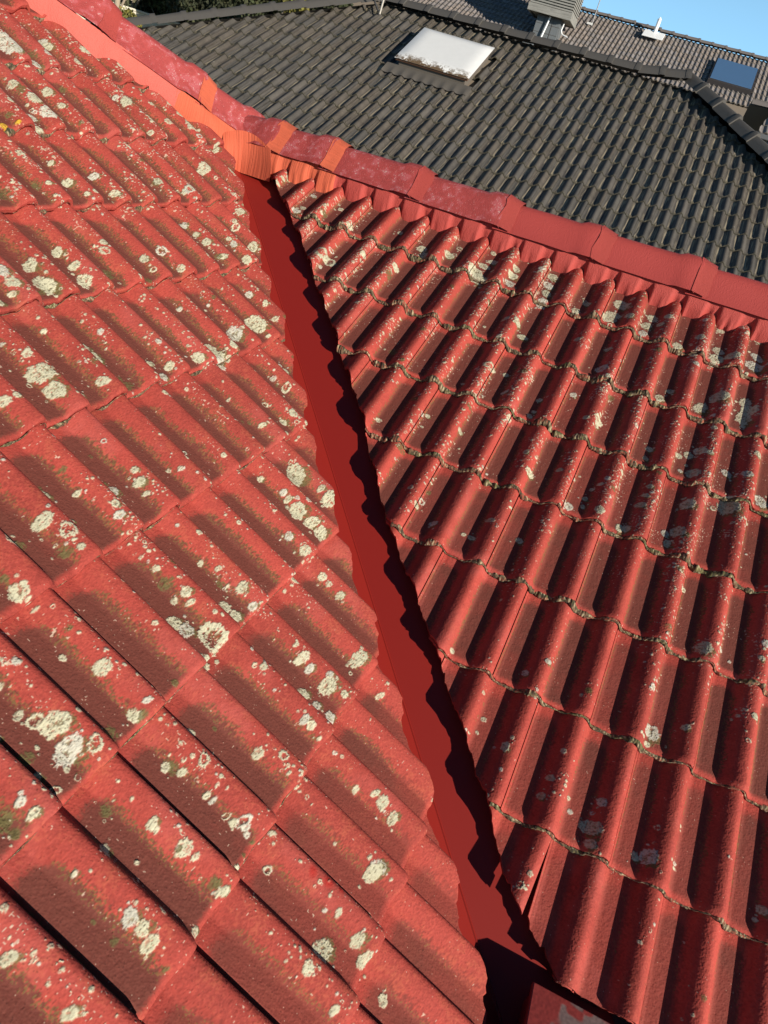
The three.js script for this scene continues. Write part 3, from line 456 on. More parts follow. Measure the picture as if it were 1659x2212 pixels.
// mortar bedding under the caps
{
  const inv = (p) => [p.x, CP * p.y + SP * p.z, -SP * p.y + CP * p.z];          // world -> slope-local (across, out, down) on the right slope
  const strip = (xa, xb, mat, name, drop) => {
    const G = new Geo(), n = Math.ceil((xb - xa) / 0.006);
    grid(G, n, 7, (a, b) => {
      const x = lerp(xa, xb, a), tp = inv(V(x, 0.704, ZR + 0.118)), pan = 1 - roll(x - R.crest0) / RH;
      const tb = (ZR + 0.116 + drop * (0.35 + 0.65 * noise(x * 5, 3)) + 0.030 * sm(0.1, 0.9, pan)) / CP, jg = (noise(x * 60, 4) - 0.5) * 0.014;
      const eb = surfAt(R, x, tb) + 0.0025, k = b;
      const e = lerp(tp[1], -0.010, Math.pow(k, 0.85)) + (eb + 0.010) * Math.pow(k, 4) + 0.006 * Math.sin(k * Math.PI) + (noise(x * 170, 2 + k * 1.5) - 0.5) * (mat === mFresh ? 0.003 : 0.0002) * Math.sin(k * Math.PI * 0.9 + 0.2);
      const t = lerp(tp[2], tb, Math.pow(k, 1.15)) + jg * Math.pow(k, 6);
      return [x, b === 1 ? eb - 0.004 : e, t, x * 4, k * 0.15];
    }, true);
    const m = mesh(name, G.build(), mat, slopeR); return m;
  };
  strip(-1.15, -0.72, mFresh, 'fresh_mortar', 0.026).userData.label = 'bright orange fresh mortar with trowel strokes';
  strip(-0.74, 1.95, mPoint, 'ridge_mortar', 0.014);
  const hip = (wa, wb, mat, name) => {
    const G = new Geo(), n = Math.ceil((wb - wa) / 0.006);
    grid(G, n, 7, (a, b) => {
      const w = lerp(wa, wb, a), hx = -1.36 - w, hz = -1.36 + w, q = Math.SQRT1_2;
      const tx = hx + 0.139 * q, tz = hz + 0.139 * q, ty = -TP * hx - 0.004;
      const off = 0.150 + 0.035 * sm(0.3, 0.0, w) + 0.03 * noise(w * 6, 9) + (noise(w * 30, 2) - 0.5) * 0.006, bx = hx + off * q, bz = hz + off * q;
      const e0 = CP * ty + SP * tx, t0 = -SP * ty + CP * tx, t1 = bx / CP, e1 = surfAt(L, -bz, t1) + 0.0025, k = b;
      const e = lerp(e0, e1, Math.pow(k, 0.85)) + 0.012 * Math.sin(k * Math.PI) + (noise(w * 120, k * 2) - 0.5) * 0.003;
      return [lerp(-tz, -bz, k), b === 1 ? e1 - 0.004 : e, lerp(t0, t1, Math.pow(k, 1.1)), w * 4, k * 0.15];
    }, false);
    return mesh(name, G.build(), mat, slopeL);
  };
  hip(-0.10, 0.23, mFresh, 'fresh_mortar').userData.label = 'bright orange fresh mortar below the hip caps';
  hip(0.22, 1.3, mPale, 'hip_mortar');
  // the closed top of the valley
  const G = new Geo();
  const top = [V(-1.335, 0.705, -1.195), V(-1.27, 0.735, -1.235), V(-1.20, 0.735, -1.25), V(-1.08, 0.70, -1.215)], bot = [V(-1.31, 0.585, -1.165), V(-1.235, 0.555, -1.225), V(-1.175, 0.555, -1.225), V(-1.05, 0.56, -1.20)];
  const ct = new THREE.CatmullRomCurve3(top), cb = new THREE.CatmullRomCurve3(bot);
  grid(G, 40, 8, (a, b) => { const p = ct.getPoint(a).lerp(cb.getPoint(a), b), s = (noise(a * 60, b * 1.2) - 0.5) * 0.003 + 0.018 + 0.016 * Math.sin(b * 3.1); return [p.x + s, p.y, p.z + s, a * 0.8, b * 0.3]; }, true);
  mesh('fresh_mortar', G.build(), mFresh, redHouse).userData.label = 'orange mortar closing the top of the valley gutter';
}
// the far side of the ridge and the walls below, mostly out of sight
{
  const G = new Geo(), yr = 0.66;
  const a = [-4.2, yr + TP * 2.84 - 0.0, 1.48], j = [-1.36, yr, -1.36], r = [2.4, yr, -1.36], e0 = [2.4, yr - TP * 2.2, -3.56], e1 = [-4.2, yr - TP * 2.2, -3.56];
  const ids = [j, r, e0, e1, a].map((p) => G.v(...p, p[0], p[2])); for (let k = 1; k < 4; k++) G.tri(ids[0], ids[k], ids[k + 1]);
  mesh('back_slope', G.build(), mBroken, redHouse);
  mesh('wall', boxGeo(-3.2, 2.3, -3.6, -0.62, -3.3, -3.1), new THREE.MeshStandardMaterial({ color: new THREE.Color(0.5, 0.46, 0.4), roughness: 0.9 }), redHouse);
}
// ---------------------------------------------------------------- box at the foot of the valley
{
  const tex = surfaceTex(256, (u, v) => { const m = 0.6 * noise(u * 8, v * 8) + 0.4 * noise(u * 32 + 3, v * 32), f = noise(u * 128, v * 128), w = sm(0.50, 0.60, m + 0.25 * (u - 0.45)); const t = 0.85 + 0.3 * (f - 0.5);
    return [lerp(0.30, 0.23, w) * t, lerp(0.042, 0.15, w) * t, lerp(0.034, 0.135, w) * t, 0.5 + 0.2 * (f - 0.5) - 0.2 * w]; });
  const o = thing('sheet_metal_box', 'low box with worn red paint at the foot of the valley gutter', 'metal box'); o.position.set(1.192, -0.6, 1.095);
  const lidG = bevelBox(0, 0.62, -0.02, 0, 0, 0.6, 0.003); { const p = lidG.attributes.position, u = lidG.attributes.uv; for (let i = 0; i < p.count; i++) u.setXY(i, p.getX(i) * 1.6 + 0.1, p.getZ(i) * 1.6); }
  mesh('lid', lidG, new THREE.MeshStandardMaterial({ map: tex[0], bumpMap: tex[1], bumpScale: 0.0015, roughness: 0.5 }), o);
  mesh('side_panels', bevelBox(0.006, 0.61, -0.55, -0.0215, 0.006, 0.59, 0.003), new THREE.MeshStandardMaterial({ color: new THREE.Color(0.24, 0.022, 0.018), roughness: 0.5 }), o);
}
// ---------------------------------------------------------------- the two dark roofs up the hill
const TH = 1.13 * D2R, BP = 28.1 * D2R;
const bh = V(Math.cos(TH), 0, -Math.sin(TH)), bd = V(Math.sin(TH) * Math.cos(BP), -Math.sin(BP), Math.cos(TH) * Math.cos(BP));
const bn = bd.clone().cross(bh).normalize();
const CAM = camera.position.clone();
// 16 kinds of weathering on one sheet: grit, and pale streaks where the coat has worn off the rolls
function darkTex(base, streak, amount, n) {
  const c = new Uint8Array(n * n * 4), b = new Uint8Array(n * n * 4), cell = n / 4;
  for (let j = 0; j < n; j++) for (let i = 0; i < n; i++) {
    const cu = Math.floor(i / cell), cv = Math.floor(j / cell), id = cv * 4 + cu, u = (i % cell) / cell, v = (j % cell) / cell;
    const f = noise(i * 0.9, j * 0.9), g = noise(i * 0.33 + id * 9, j * 0.33), m = noise(u * 5 + id * 13, v * 5), st = noise(u * 60 + id * 31, v * 3 + id * 7), st2 = noise(u * 26 + id * 17, v * 2.2 + id);
    const hv = hash(id, 4), hv2 = hash(id, 9), tn = (0.80 + 0.40 * hv) * (0.86 + 0.3 * (f - 0.5) + 0.35 * (g - 0.5) + 0.25 * (m - 0.5));
    let r = base[0] * tn * (1 + 0.10 * (hv2 - 0.5)), gg = base[1] * tn, bl = base[2] * tn * (1 - 0.12 * (hv2 - 0.5));
    const uu = ((u * 2) % 1), on = sm(0.16, 0.30, uu) * (1 - sm(0.52, 0.70, uu));
    let a = amount * on * sm(0.46, 0.74, 0.55 * st + 0.45 * st2 + 0.16 * (hash(id, 2 + Math.floor(u * 2)) - 0.55)) * sm(0.02, 0.3, v) * (0.5 + 0.5 * f);
    r = lerp(r, streak[0], a); gg = lerp(gg, streak[1], a); bl = lerp(bl, streak[2], a);
    const li = noise(u * 34 + id * 5, v * 38 + id * 3); if (li > 0.93 && hv2 > 0.45) { r = lerp(r, 0.30, 0.5); gg = lerp(gg, 0.29, 0.5); bl = lerp(bl, 0.24, 0.5); }
    const mo = sm(0.93, 0.97, v + 0.10 * (g - 0.5) + 0.06 * (m - 0.5)) * (0.45 + 0.5 * f); r = lerp(r, 0.055, mo); gg = lerp(gg, 0.048, mo); bl = lerp(bl, 0.030, mo);   // moss and grit on the drip edges
    const o = (j * n + i) * 4; c[o] = s8(r); c[o + 1] = s8(gg); c[o + 2] = s8(bl); c[o + 3] = 255; b[o] = b[o + 1] = b[o + 2] = 255 * (0.4 + 0.3 * (f - 0.5) + 0.3 * (g - 0.5) + 0.2 * a); b[o + 3] = 255;
  }
  return [dataTex(c, n, n, true), dataTex(b, n, n, false)];
}
const GB = 0.34;
const rollB = (q) => roll(q);
function plainTile(id, cols, lo, hi, len = GB) {                      // across 0..0.30, nose at z = 0; lo/hi(s) clip it at a hip
  const G = new Geo(), cu = id % 4, cv = Math.floor(id / 4), rows = [-len - 0.05, -len * 0.5, -0.016, -0.005, 0];
  const e = (s, t) => rollB(s - 0.2825) - 0.037 + 0.024 * t / len - (t > -0.016 ? 0.006 * Math.pow(1 + t / 0.016, 2) : 0);
  const uv = (s, t) => [(cu + 0.02 + 0.96 * s / 0.30) / 4, (cv + 0.02 + 0.96 * Math.min(1, Math.max(0, 1 + t / (len + 0.05)))) / 4];
  let prev = null, first = null, lastS = null;
  for (let i = 0; i <= cols; i++) {
    const s = 0.003 + 0.297 * i / cols; const a = lo ? lo(s) : -9, b = hi ? hi(s) : 9;
    const t0 = Math.max(rows[0], a), t1 = Math.min(0, b); if (t1 - t0 < 0.01) { prev = null; continue; }
    const ids = rows.map((t) => { const tt = Math.min(t1, Math.max(t0, t)); return G.v(s, e(s, tt) + (i === 0 ? -0.006 : 0), tt, ...uv(s, tt)); });
    const w = [G.v(s, e(s, t1), t1, ...uv(s, t1)), G.v(s, e(s, t1) - 0.02, t1, ...uv(s, t1))];
    if (prev) { for (let r = 0; r < rows.length - 1; r++) G.quad(prev.ids[r], prev.ids[r + 1], ids[r + 1], ids[r]); G.quad(prev.w[0], prev.w[1], w[1], w[0]); }
    prev = { ids, w }; lastS = { s, t0, t1 };
  }
  if (!G.i.length) return null;
  if (lastS && lastS.s > 0.299) { const s = lastS.s, q = [[lastS.t0, 0], [lastS.t1, 0], [lastS.t1, -0.012], [lastS.t0, -0.012]].map(([t, d]) => G.v(s, e(s, t) + d, t, ...uv(s, t))); G.quad(q[0], q[1], q[2], q[3]); }
  return G.build();
}
function seenOver(p, slack) {                                         // false where the near ridge hides p from the camera and a step around it
  const k = (CAM.z - ZR) / (CAM.z - p.z), y = lerp(CAM.y, p.y, k), x = lerp(CAM.x, p.x, k); return x < -1.6 ? y > 0.81 - slack + (-1.6 - x) * 0.55 : y > 0.81 - slack;
}
function darkSlope(parent, name, label, o, ridgeT, lastT, sMin, sMax, hipL, hipR, mat, cols, extra) {
  const deckMat = mUnder, G = new Geo();
  const m = mesh(name, (() => { const p = [[hipL(ridgeT), ridgeT], [hipR(ridgeT), ridgeT], [hipR(lastT), lastT], [hipL(lastT), lastT]]; const i = p.map(([s, t]) => G.v(s, -0.10, t)); G.quad(i[0], i[3], i[2], i[1]); return G.build(); })(), deckMat, parent);
  if (label) m.userData.label = label;
  frame(m, o, bh, bd);
  const variants = Array.from({ length: 16 }, (_, k) => plainTile(k, cols));
  const list = [];
  let row = 0;
  for (let tn = ridgeT + GB * 0.9 + (extra?.shift || 0); tn < lastT + 0.01; tn += GB, row++)
    for (let c = Math.floor(sMin / 0.3); c * 0.3 < sMax; c++) {
      const s = c * 0.3 + (row & 1 ? 0.15 : 0), l = hipL(tn - GB * 0.5), r = hipR(tn - GB * 0.5);
      if (s + 0.3 < hipL(tn) - 0.02 || s > hipR(tn) + 0.02) continue;
      const p = V(s + 0.15, 0, tn - GB / 2).applyMatrix4(m.matrixWorld);
      if (!inView(p, 0.10) || !(extra?.seen || seenOver)(p, 0.30)) continue;
      if (extra?.hole && extra.hole(s, tn)) continue;
      const clipped = s < Math.max(hipL(tn), hipL(tn - GB)) + 0.05 || s + 0.3 > Math.min(hipR(tn), hipR(tn - GB)) - 0.05;
      list.push({ s, tn, d: p.distanceTo(CAM), clipped, id: Math.floor(hash(c, row, 77 + sMax) * 16), j: hash(c, row, 3) });
    }
  list.sort((a, b) => a.d - b.d);
  const rest = [];
  list.forEach((q, i) => {
    let g = variants[q.id];
    if (q.clipped) {                                                  // sawn along the hip: keep only what lies inside it
      const lo = (s) => { let t = -9; for (let k = 0; k <= 20; k++) { const z = -GB - 0.05 + (GB + 0.05) * k / 20; if (q.s + s >= hipL(q.tn + z) && q.s + s <= hipR(q.tn + z)) return z; } return 9; };
      g = plainTile(q.id, cols, lo, null); if (!g) return;
    }
    if (i < 298) { const t = mesh(childName(m, 'tile'), g, mat, m); t.position.set(q.s, (q.j - 0.5) * 0.006, q.tn); t.rotation.y = (q.j - 0.5) * 0.012; }
    else { const h = g.clone(); h.translate(q.s, (q.j - 0.5) * 0.006, q.tn); rest.push(h); }
  });
  console.log(name, 'tiles', list.length, 'merged', rest.length);
  if (rest.length) mesh('distant_tiles', mergeGeometries(rest), mat, m).userData.kind = 'stuff';
  return m;
}
const capSide = [[-1, 0], [-0.55, 0.55], [-0.2, 0.92], [0.2, 0.92], [0.55, 0.55], [1, 0]];
function darkCaps(parent, a, b, n, w, hgt, mat) {                     // capping from a to b, each piece lapped over the next
  const X = b.clone().sub(a), len = X.length() / n; X.normalize(); const Z = X.clone().cross(V(0, 1, 0)).normalize(), Y = Z.clone().cross(X).normalize();
  const q = new THREE.Quaternion().setFromRotationMatrix(new THREE.Matrix4().makeBasis(X, Y, Z));
  const G = new Geo(), ring = [[0, 0.93, -0.006], [len - 0.07, 1, 0.002], [len - 0.06, 1.07, 0.008], [len + 0.01, 1.07, 0.008]];
  const ids = ring.map(([x, k, dy], r) => capSide.map(([z, y]) => G.v(x, y * hgt * k + dy, z * w * k, 0.1 + x * 0.3, 0.1 + z * 0.1)));
  for (let r = 0; r < 3; r++) for (let j = 0; j < 5; j++) G.quad(ids[r][j], ids[r][j + 1], ids[r + 1][j + 1], ids[r + 1][j]);
  const e = capSide.map(([z, y]) => [G.v(len + 0.01, y * hgt * 1.07 + 0.008, z * w * 1.07), G.v(len + 0.01, y * hgt * 0.8, z * w * 0.9)]);
  for (let j = 0; j < 5; j++) G.quad(e[j][0], e[j + 1][0], e[j + 1][1], e[j][1]);
  const g = G.build();
  for (let i = 0; i < n; i++) { const m = mesh(childName(parent, 'ridge_cap'), g, mat, parent); m.quaternion.copy(q); m.position.copy(a).addScaledVector(X, i * len).addScaledVector(Y, (hash(i, n, 5) - 0.5) * 0.012); }
}
// --- the black roof
const blackTex = darkTex([0.092, 0.081, 0.069], [0.40, 0.33, 0.22], 1.0, 1024);
const mBlack = new THREE.MeshStandardMaterial({ map: blackTex[0], bumpMap: blackTex[1], bumpScale: 0.002, roughness: 0.62 });
const mBlackCap = new THREE.MeshStandardMaterial({ color: new THREE.Color(0.075, 0.068, 0.060), bumpMap: blackTex[1], bumpScale: 0.002, roughness: 0.7 });
const blackHouse = thing('black_tiled_house', 'neighbouring house with a dark grey-black hipped tile roof behind the red ridge', 'house');
const BO = V(0.773, 1.043, -7.831), bP = (s, t, e = 0) => BO.clone().addScaledVector(bh, s).addScaledVector(bd, t).addScaledVector(bn, e);
const hipBL = (t) => -5.06 - (t + 2.62) * 0.905, hipBR = (t) => -0.30 + (t + 2.62) * 0.865;
const mPlaster = new THREE.MeshStandardMaterial({ color: new THREE.Color(0.42, 0.38, 0.32), roughness: 0.9 });
const blackSlope = darkSlope(blackHouse, 'roof_slope', 'front slope of worn black tiles', BO, -2.62, 3.3, -9.5, 4.6, hipBL, hipBR, mBlack, 20,
  { hole: (s, t) => s > -4.15 && s + 0.3 < -2.95 && t > -1.95 && t < -0.80 });
darkCaps(blackHouse, bP(-5.10, -2.66, -0.01), bP(-1.10, -2.66, 0.005), 10, 0.185, 0.115, mBlackCap);
darkCaps(blackHouse, bP(-1.12, -2.66, 0.0), bP(-0.42, -2.76, 0.05), 2, 0.185, 0.13, mBlackCap);
darkCaps(blackHouse, bP(hipBL(1.5), 1.5, 0.02), bP(-5.06, -2.64, 0.02), 13, 0.15, 0.10, mBlackCap);
darkCaps(blackHouse, bP(-0.46, -2.78, 0.05), bP(hipBR(1.0), 1.0, 0.05), 12, 0.115, 0.13, mBlackCap);
{
  // slopes turned away, and walls
  const G = new Geo(), A = bP(-5.06, -2.62), B = bP(0, -2.62), Cc = bP(hipBL(3.3), 3.3), Dd = bP(hipBR(3.3), 3.3), yE = Cc.y, dz = (A.y - yE) / Math.tan(BP);
  const Eb = V(Cc.x, yE, A.z - dz), Fb = V(Dd.x, yE, B.z - dz), v = [A, B, Cc, Dd, Eb, Fb].map((p) => G.v(p.x, p.y - 0.02, p.z, p.x, p.z));
  G.quad(v[0], v[1], v[5], v[4]); G.tri(v[0], v[4], v[2]); G.tri(v[1], v[3], v[5]);
  mesh('far_slopes', G.build(), mBlackCap, blackHouse);
  mesh('wall', boxGeo(Cc.x + 0.5, Dd.x - 0.5, -3.6, yE, Eb.z + 0.5, Cc.z - 0.5), mPlaster, blackHouse);
}
{ // white skylight on the black roof
  const sk = mesh('skylight', bevelBox(-4.10, -3.06, 0.070, 0.105, -1.93, -0.90, 0.008), new THREE.MeshStandardMaterial({ color: new THREE.Color(0.10, 0.045, 0.022), roughness: 0.85 }), blackSlope);
  sk.userData.label = 'pale rectangular skylight with a rusty lower rim';
  const G = new Geo(); grid(G, 16, 16, (a, b) => { const x = lerp(-4.115, -3.045, a), z = lerp(-1.945, -0.885, b), d = Math.min(1, 8 * Math.min(a, 1 - a, b, 1 - b)); return [x, 0.108 + 0.028 * Math.pow(d, 0.6), z, a, b]; }, false);
  const tx = surfaceTex(256, (u, v) => { // dirt and moss lie along the lower rim
    const m = 0.5 * noise(u * 16, v * 16) + 0.3 * noise(u * 64, v * 64) + 0.2 * noise(u * 128, v * 128), e = sm(0.84, 1.0, v + 0.16 * (m - 0.45)) * sm(0.40, 0.62, m + 0.35 * Math.max(0, v - 0.9) * 10 * 0.2 + 0.12 * sm(0.15, 0.05, Math.abs(u - 0.82)) + 0.1 * sm(0.12, 0.03, Math.abs(u - 0.1)));
    const k = 0.97 + 0.06 * (m - 0.5); return [lerp(0.80 * k, 0.13, e), lerp(0.79 * k, 0.085, e), lerp(0.76 * k, 0.045, e), 0.5]; });
  mesh('acrylic_sheet', G.build(), new THREE.MeshPhysicalMaterial({ map: tx[0], roughness: 0.22, clearcoat: 0.4, clearcoatRoughness: 0.1 }), sk);
  mesh('lead_apron', (() => { const g = new Geo(); grid(g, 40, 6, (a, b) => { const x = lerp(-4.22, -2.98, a), z = lerp(-0.92, -0.70, b); return [x, rollB(x - 0.2825) * b * 0.5 - 0.016 * b + 0.012 - 0.012 * b, z, a, b]; }, false); return g.build(); })(), new THREE.MeshStandardMaterial({ color: new THREE.Color(0.085, 0.074, 0.062), roughness: 0.8 }), sk);
  mesh('upstand', bevelBox(-4.06, -3.10, -0.06, 0.069, -1.90, -0.93, 0.005), new THREE.MeshStandardMaterial({ color: new THREE.Color(0.12, 0.10, 0.08), roughness: 0.8 }), sk);
}
{ // thin stay with its cable beside the hip
  const a = bP(-4.93, -2.20, 0.0), top = a.clone().add(V(0.05, 0.9, -0.02));
  const o = thing('mast_stay', 'thin grey metal stay with a loose black cable beside the black hip', 'mast'); o.position.copy(a);
  const L0 = (p) => p.clone().sub(a);
  mesh('rod', tube([L0(a), L0(top)], 0.018), new THREE.MeshStandardMaterial({ color: new THREE.Color(0.32, 0.29, 0.25), roughness: 0.5, metalness: 0.4 }), o);
  mesh('cable', tube([L0(top).add(V(-0.22, 0, 0)), V(-0.21, 0.62, 0.0), V(-0.14, 0.42, 0.05), V(-0.17, 0.27, 0.06), V(-0.09, 0.12, 0.05), V(-0.02, 0.03, 0.03)], 0.014), new THREE.MeshStandardMaterial({ color: new THREE.Color(0.012, 0.012, 0.014), roughness: 0.6 }), o);
}
// --- the brown-grey roof beyond
const brownTex = darkTex([0.27, 0.232, 0.21], [0.40, 0.34, 0.27], 0.35, 512);
const mBrown = new THREE.MeshStandardMaterial({ map: brownTex[0], bumpMap: brownTex[1], bumpScale: 0.003, roughness: 0.75 });
const mBrownCap = new THREE.MeshStandardMaterial({ color: new THREE.Color(0.16, 0.135, 0.12), roughness: 0.8 });
const brownHouse = thing('brown_tiled_house', 'farthest house, long brown-grey tile roof with a louvred chimney against the sky', 'house');
const NO = V(0.773, 1.043, -19.733), nP = (s, t, e = 0) => NO.clone().addScaledVector(bh, s).addScaledVector(bd, t).addScaledVector(bn, e);
const seenFar = (p) => { const k = (CAM.z + 10.1) / (CAM.z - p.z), y = lerp(CAM.y, p.y, k); return y > 2.30; };
const brownSlope = darkSlope(brownHouse, 'roof_slope', 'long front slope of brown-grey tiles', NO, -9.12, -4.6, -17, 3.2, () => -17.2, () => 3.3, mBrown, 12,
  { seen: seenFar, hole: (s, t) => s > -0.42 && s + 0.3 < 0.98 && t > -7.8 && t < -6.55 });
darkCaps(brownHouse, nP(-17, -9.15), nP(3.3, -9.15), 46, 0.15, 0.10, mBrownCap);
{
  const G = new Geo(), A = nP(-17.2, -9.12), B = nP(3.3, -9.12); const v = [A, B, V(B.x, B.y - 2.4, B.z - 4.5), V(A.x, A.y - 2.4, A.z - 4.5)].map((p) => G.v(p.x, p.y - 0.05, p.z)); G.quad(v[0], v[1], v[2], v[3]); mesh('far_slopes', G.build(), mBrownCap, brownHouse);
  const e = nP(-17, -4.6); mesh('wall', boxGeo(-15.6, 3.4, -0.5, e.y - 0.1, A.z - 4.0, e.z - 0.5), mPlaster, brownHouse);
}
{ // blue roof window
  const sk = mesh('skylight', bevelBox(-0.40, 0.95, -0.05, 0.115, -8.10, -6.50, 0.01), new THREE.MeshStandardMaterial({ color: new THREE.Color(0.035, 0.03, 0.03), roughness: 0.6 }), brownSlope);
  sk.userData.label = 'blue-tinted glazed skylight';
  mesh('pane', bevelBox(-0.36, 0.91, 0.117, 0.130, -8.06, -6.56, 0.004), new THREE.MeshPhysicalMaterial({ color: new THREE.Color(0.085, 0.17, 0.30), roughness: 0.12, clearcoat: 1, clearcoatRoughness: 0.03 }), sk);
}
{ // white vent pipe
  const o = mesh('vent_pipe', new THREE.CylinderGeometry(0.06, 0.06, 0.52, 16), new THREE.MeshStandardMaterial({ color: new THREE.Color(0.8, 0.8, 0.78), roughness: 0.5 }), brownHouse);
  const b = nP(-2.56, -8.56); o.position.copy(b).add(V(0, 0.24, 0)); o.userData.label = 'white vent pipe on a square flashing';
  const cowl = mesh('cowl', new THREE.ConeGeometry(0.075, 0.09, 16), o.material, o); cowl.position.y = 0.30;
  const f = mesh('flashing', bevelBox(-0.34, 0.34, 0, 0.035, -0.24, 0.24, 0.01), o.material, o); f.position.set(0, -0.20, 0.14); f.rotation.x = BP;
}
{ // thin aerial
  const o = mesh('aerial', new THREE.CylinderGeometry(0.012, 0.02, 1.1, 8), new THREE.MeshStandardMaterial({ color: new THREE.Color(0.22, 0.22, 0.22), roughness: 0.5, metalness: 0.5 }), brownHouse);
  o.position.copy(nP(-4.58, -8.25)).add(V(0, 0.5, 0));
  const b = mesh('bracket', boxGeo(-0.16, 0.02, -0.52, -0.46, -0.02, 0.06), new THREE.MeshStandardMaterial({ color: new THREE.Color(0.6, 0.6, 0.58), roughness: 0.6 }), o);
}
{ // chimney: sheet-clad shaft under a slatted timber hood
  const base = nP(-5.62, -6.42);
  const ch = mesh('chimney', bevelBox(-0.38, 0.38, -0.5, 0.52, -0.38, 0.38, 0.01), new THREE.MeshStandardMaterial({ color: new THREE.Color(0.115, 0.125, 0.13), roughness: 0.75 }), brownHouse);
  ch.position.copy(base); ch.rotation.y = TH; ch.userData.label = 'chimney with a weathered slatted timber hood';
  const wt = surfaceTex(128, (u, v) => { const g = noise(u * 4, v * 64), f = noise(u * 64, v * 128); const k = 0.8 + 0.35 * (g - 0.5) + 0.2 * (f - 0.5); return [0.29 * k, 0.28 * k, 0.25 * k, 0.5 + 0.4 * (g - 0.5)]; });
  const mWood = new THREE.MeshStandardMaterial({ map: wt[0], roughness: 0.85 }), W = 0.70, Dp = 0.70;
  for (const [a, b, c, d] of [[-W, W, Dp - 0.045, Dp], [-W, W, -Dp, -Dp + 0.045], [W - 0.045, W, -Dp + 0.046, Dp - 0.046], [-W, -W + 0.045, -Dp + 0.046, Dp - 0.046]]) mesh('trim_board', bevelBox(a, b, 0.50, 0.70, c, d, 0.006), mWood, ch);
  for (let k = 0; k < 14; k++) for (const [w, side] of [[W - 0.02, 0], [Dp - 0.02, 1], [W - 0.02, 2], [Dp - 0.02, 3]]) {
    const g = mesh('slat', bevelBox(-w, w, -0.022, 0.022, -0.012, 0.012, 0.003), mWood, ch), y = 0.735 + k * 0.072;
    g.rotation.set(0, side * Math.PI / 2, 0); const r = side & 1 ? W - 0.03 : Dp - 0.03; g.position.set([0, r, 0, -r][side], y, [r, 0, -r, 0][side]);
  }
  mesh('hood_core', bevelBox(-W + 0.07, W - 0.07, 0.53, 1.72, -Dp + 0.07, Dp - 0.07, 0.01), new THREE.MeshStandardMaterial({ color: new THREE.Color(0.24, 0.22, 0.17), roughness: 0.9 }), ch);
  mesh('hood_top', bevelBox(-W - 0.03, W + 0.03, 1.73, 1.78, -Dp - 0.03, Dp + 0.03, 0.008), mWood, ch);
  for (const y of [0.05, 0.28]) mesh('sheet_seam', bevelBox(-0.39, 0.39, y, y + 0.012, 0.381, 0.388, 0.002), mBlackCap, ch);
  for (const x of [-0.14, 0.14]) mesh('sheet_seam', bevelBox(x, x + 0.012, -0.2, 0.5, 0.3885, 0.393, 0.002), mBlackCap, ch);
  const mPipe = new THREE.MeshStandardMaterial({ color: new THREE.Color(0.78, 0.78, 0.76), roughness: 0.5 });
  mesh('pipe', tube([V(0.03, 0.5, 0.46), V(-0.06, -0.08, 0.46), V(-0.10, -0.14, 0.46), V(-0.42, -0.14, 0.60), V(-0.47, -0.16, 0.62), V(-0.55, -0.34, 0.75)], 0.028), mPipe, ch);
  mesh('pipe', tube([V(0.48, 0.45, 0.30), V(0.46, 0.26, 0.30), V(0.52, 0.16, 0.30), V(0.72, 0.12, 0.34)], 0.02), mPipe, ch);
  const ap = mesh('lead_apron', bevelBox(-0.55, 0.55, -0.012, 0.012, -0.2, 0.2, 0.004), new THREE.MeshStandardMaterial({ color: new THREE.Color(0.22, 0.24, 0.25), roughness: 0.6 }), ch); ap.position.set(0, -0.26, 0.58); ap.rotation.x = BP;
}
{ // lower wing at the right, with its gutter and window
  const o = V(0.773, 1.043, -12.75); const ray = (s, t) => o.clone().addScaledVector(bh, s).addScaledVector(bd, t);
  const WX = 1.15, RT = -4.05, ET = -3.02;
  const wing = thing('rear_wing', 'low tiled wing with a dark gutter and blue window beyond the black hip', 'wing');
  const hl = (t) => WX + (t - RT) * -0.15, hr = () => 4.2;
  darkSlope(wing, 'roof_slope', '', o, RT, ET, 0.6, 3.6, hl, hr, mBrown, 12, { seen: () => true });
  darkCaps(wing, ray(0.72, RT + 0.02), ray(4.0, RT - 0.05), 8, 0.14, 0.11, mBrownCap);
  const e0 = ray(0.7, ET + 0.04), dark = new THREE.MeshStandardMaterial({ color: new THREE.Color(0.10, 0.10, 0.10), roughness: 0.5 });
  const g1 = mesh('gutter', bevelBox(0, 3.4, -0.11, -0.02, -0.02, 0.10, 0.015), dark, wing); g1.position.copy(e0);
  const g2 = mesh('fascia', boxGeo(0, 3.4, -0.34, -0.115, -0.10, -0.07), new THREE.MeshStandardMaterial({ color: new THREE.Color(0.30, 0.31, 0.30), roughness: 0.7 }), wing); g2.position.copy(e0);
  const w = mesh('wall', boxGeo(0, 3.4, -3.5, -0.345, -0.5, -0.3), mPlaster, wing); w.position.copy(e0);
  const f = mesh('window', bevelBox(0.3, 1.8, -1.5, -0.55, -0.298, -0.255, 0.01), dark, wing); f.position.copy(e0);
  mesh('pane', boxGeo(0.36, 1.74, -1.44, -0.61, -0.2545, -0.249), new THREE.MeshPhysicalMaterial({ color: new THREE.Color(0.03, 0.07, 0.14), roughness: 0.05, clearcoat: 1 }), f);
  const bk = mesh('back_slope', boxGeo(0, 3.4, -0.02, 0, -1.2, 0), mBrownCap, wing); bk.position.copy(ray(0.7, RT)); bk.rotation.x = -BP;
}
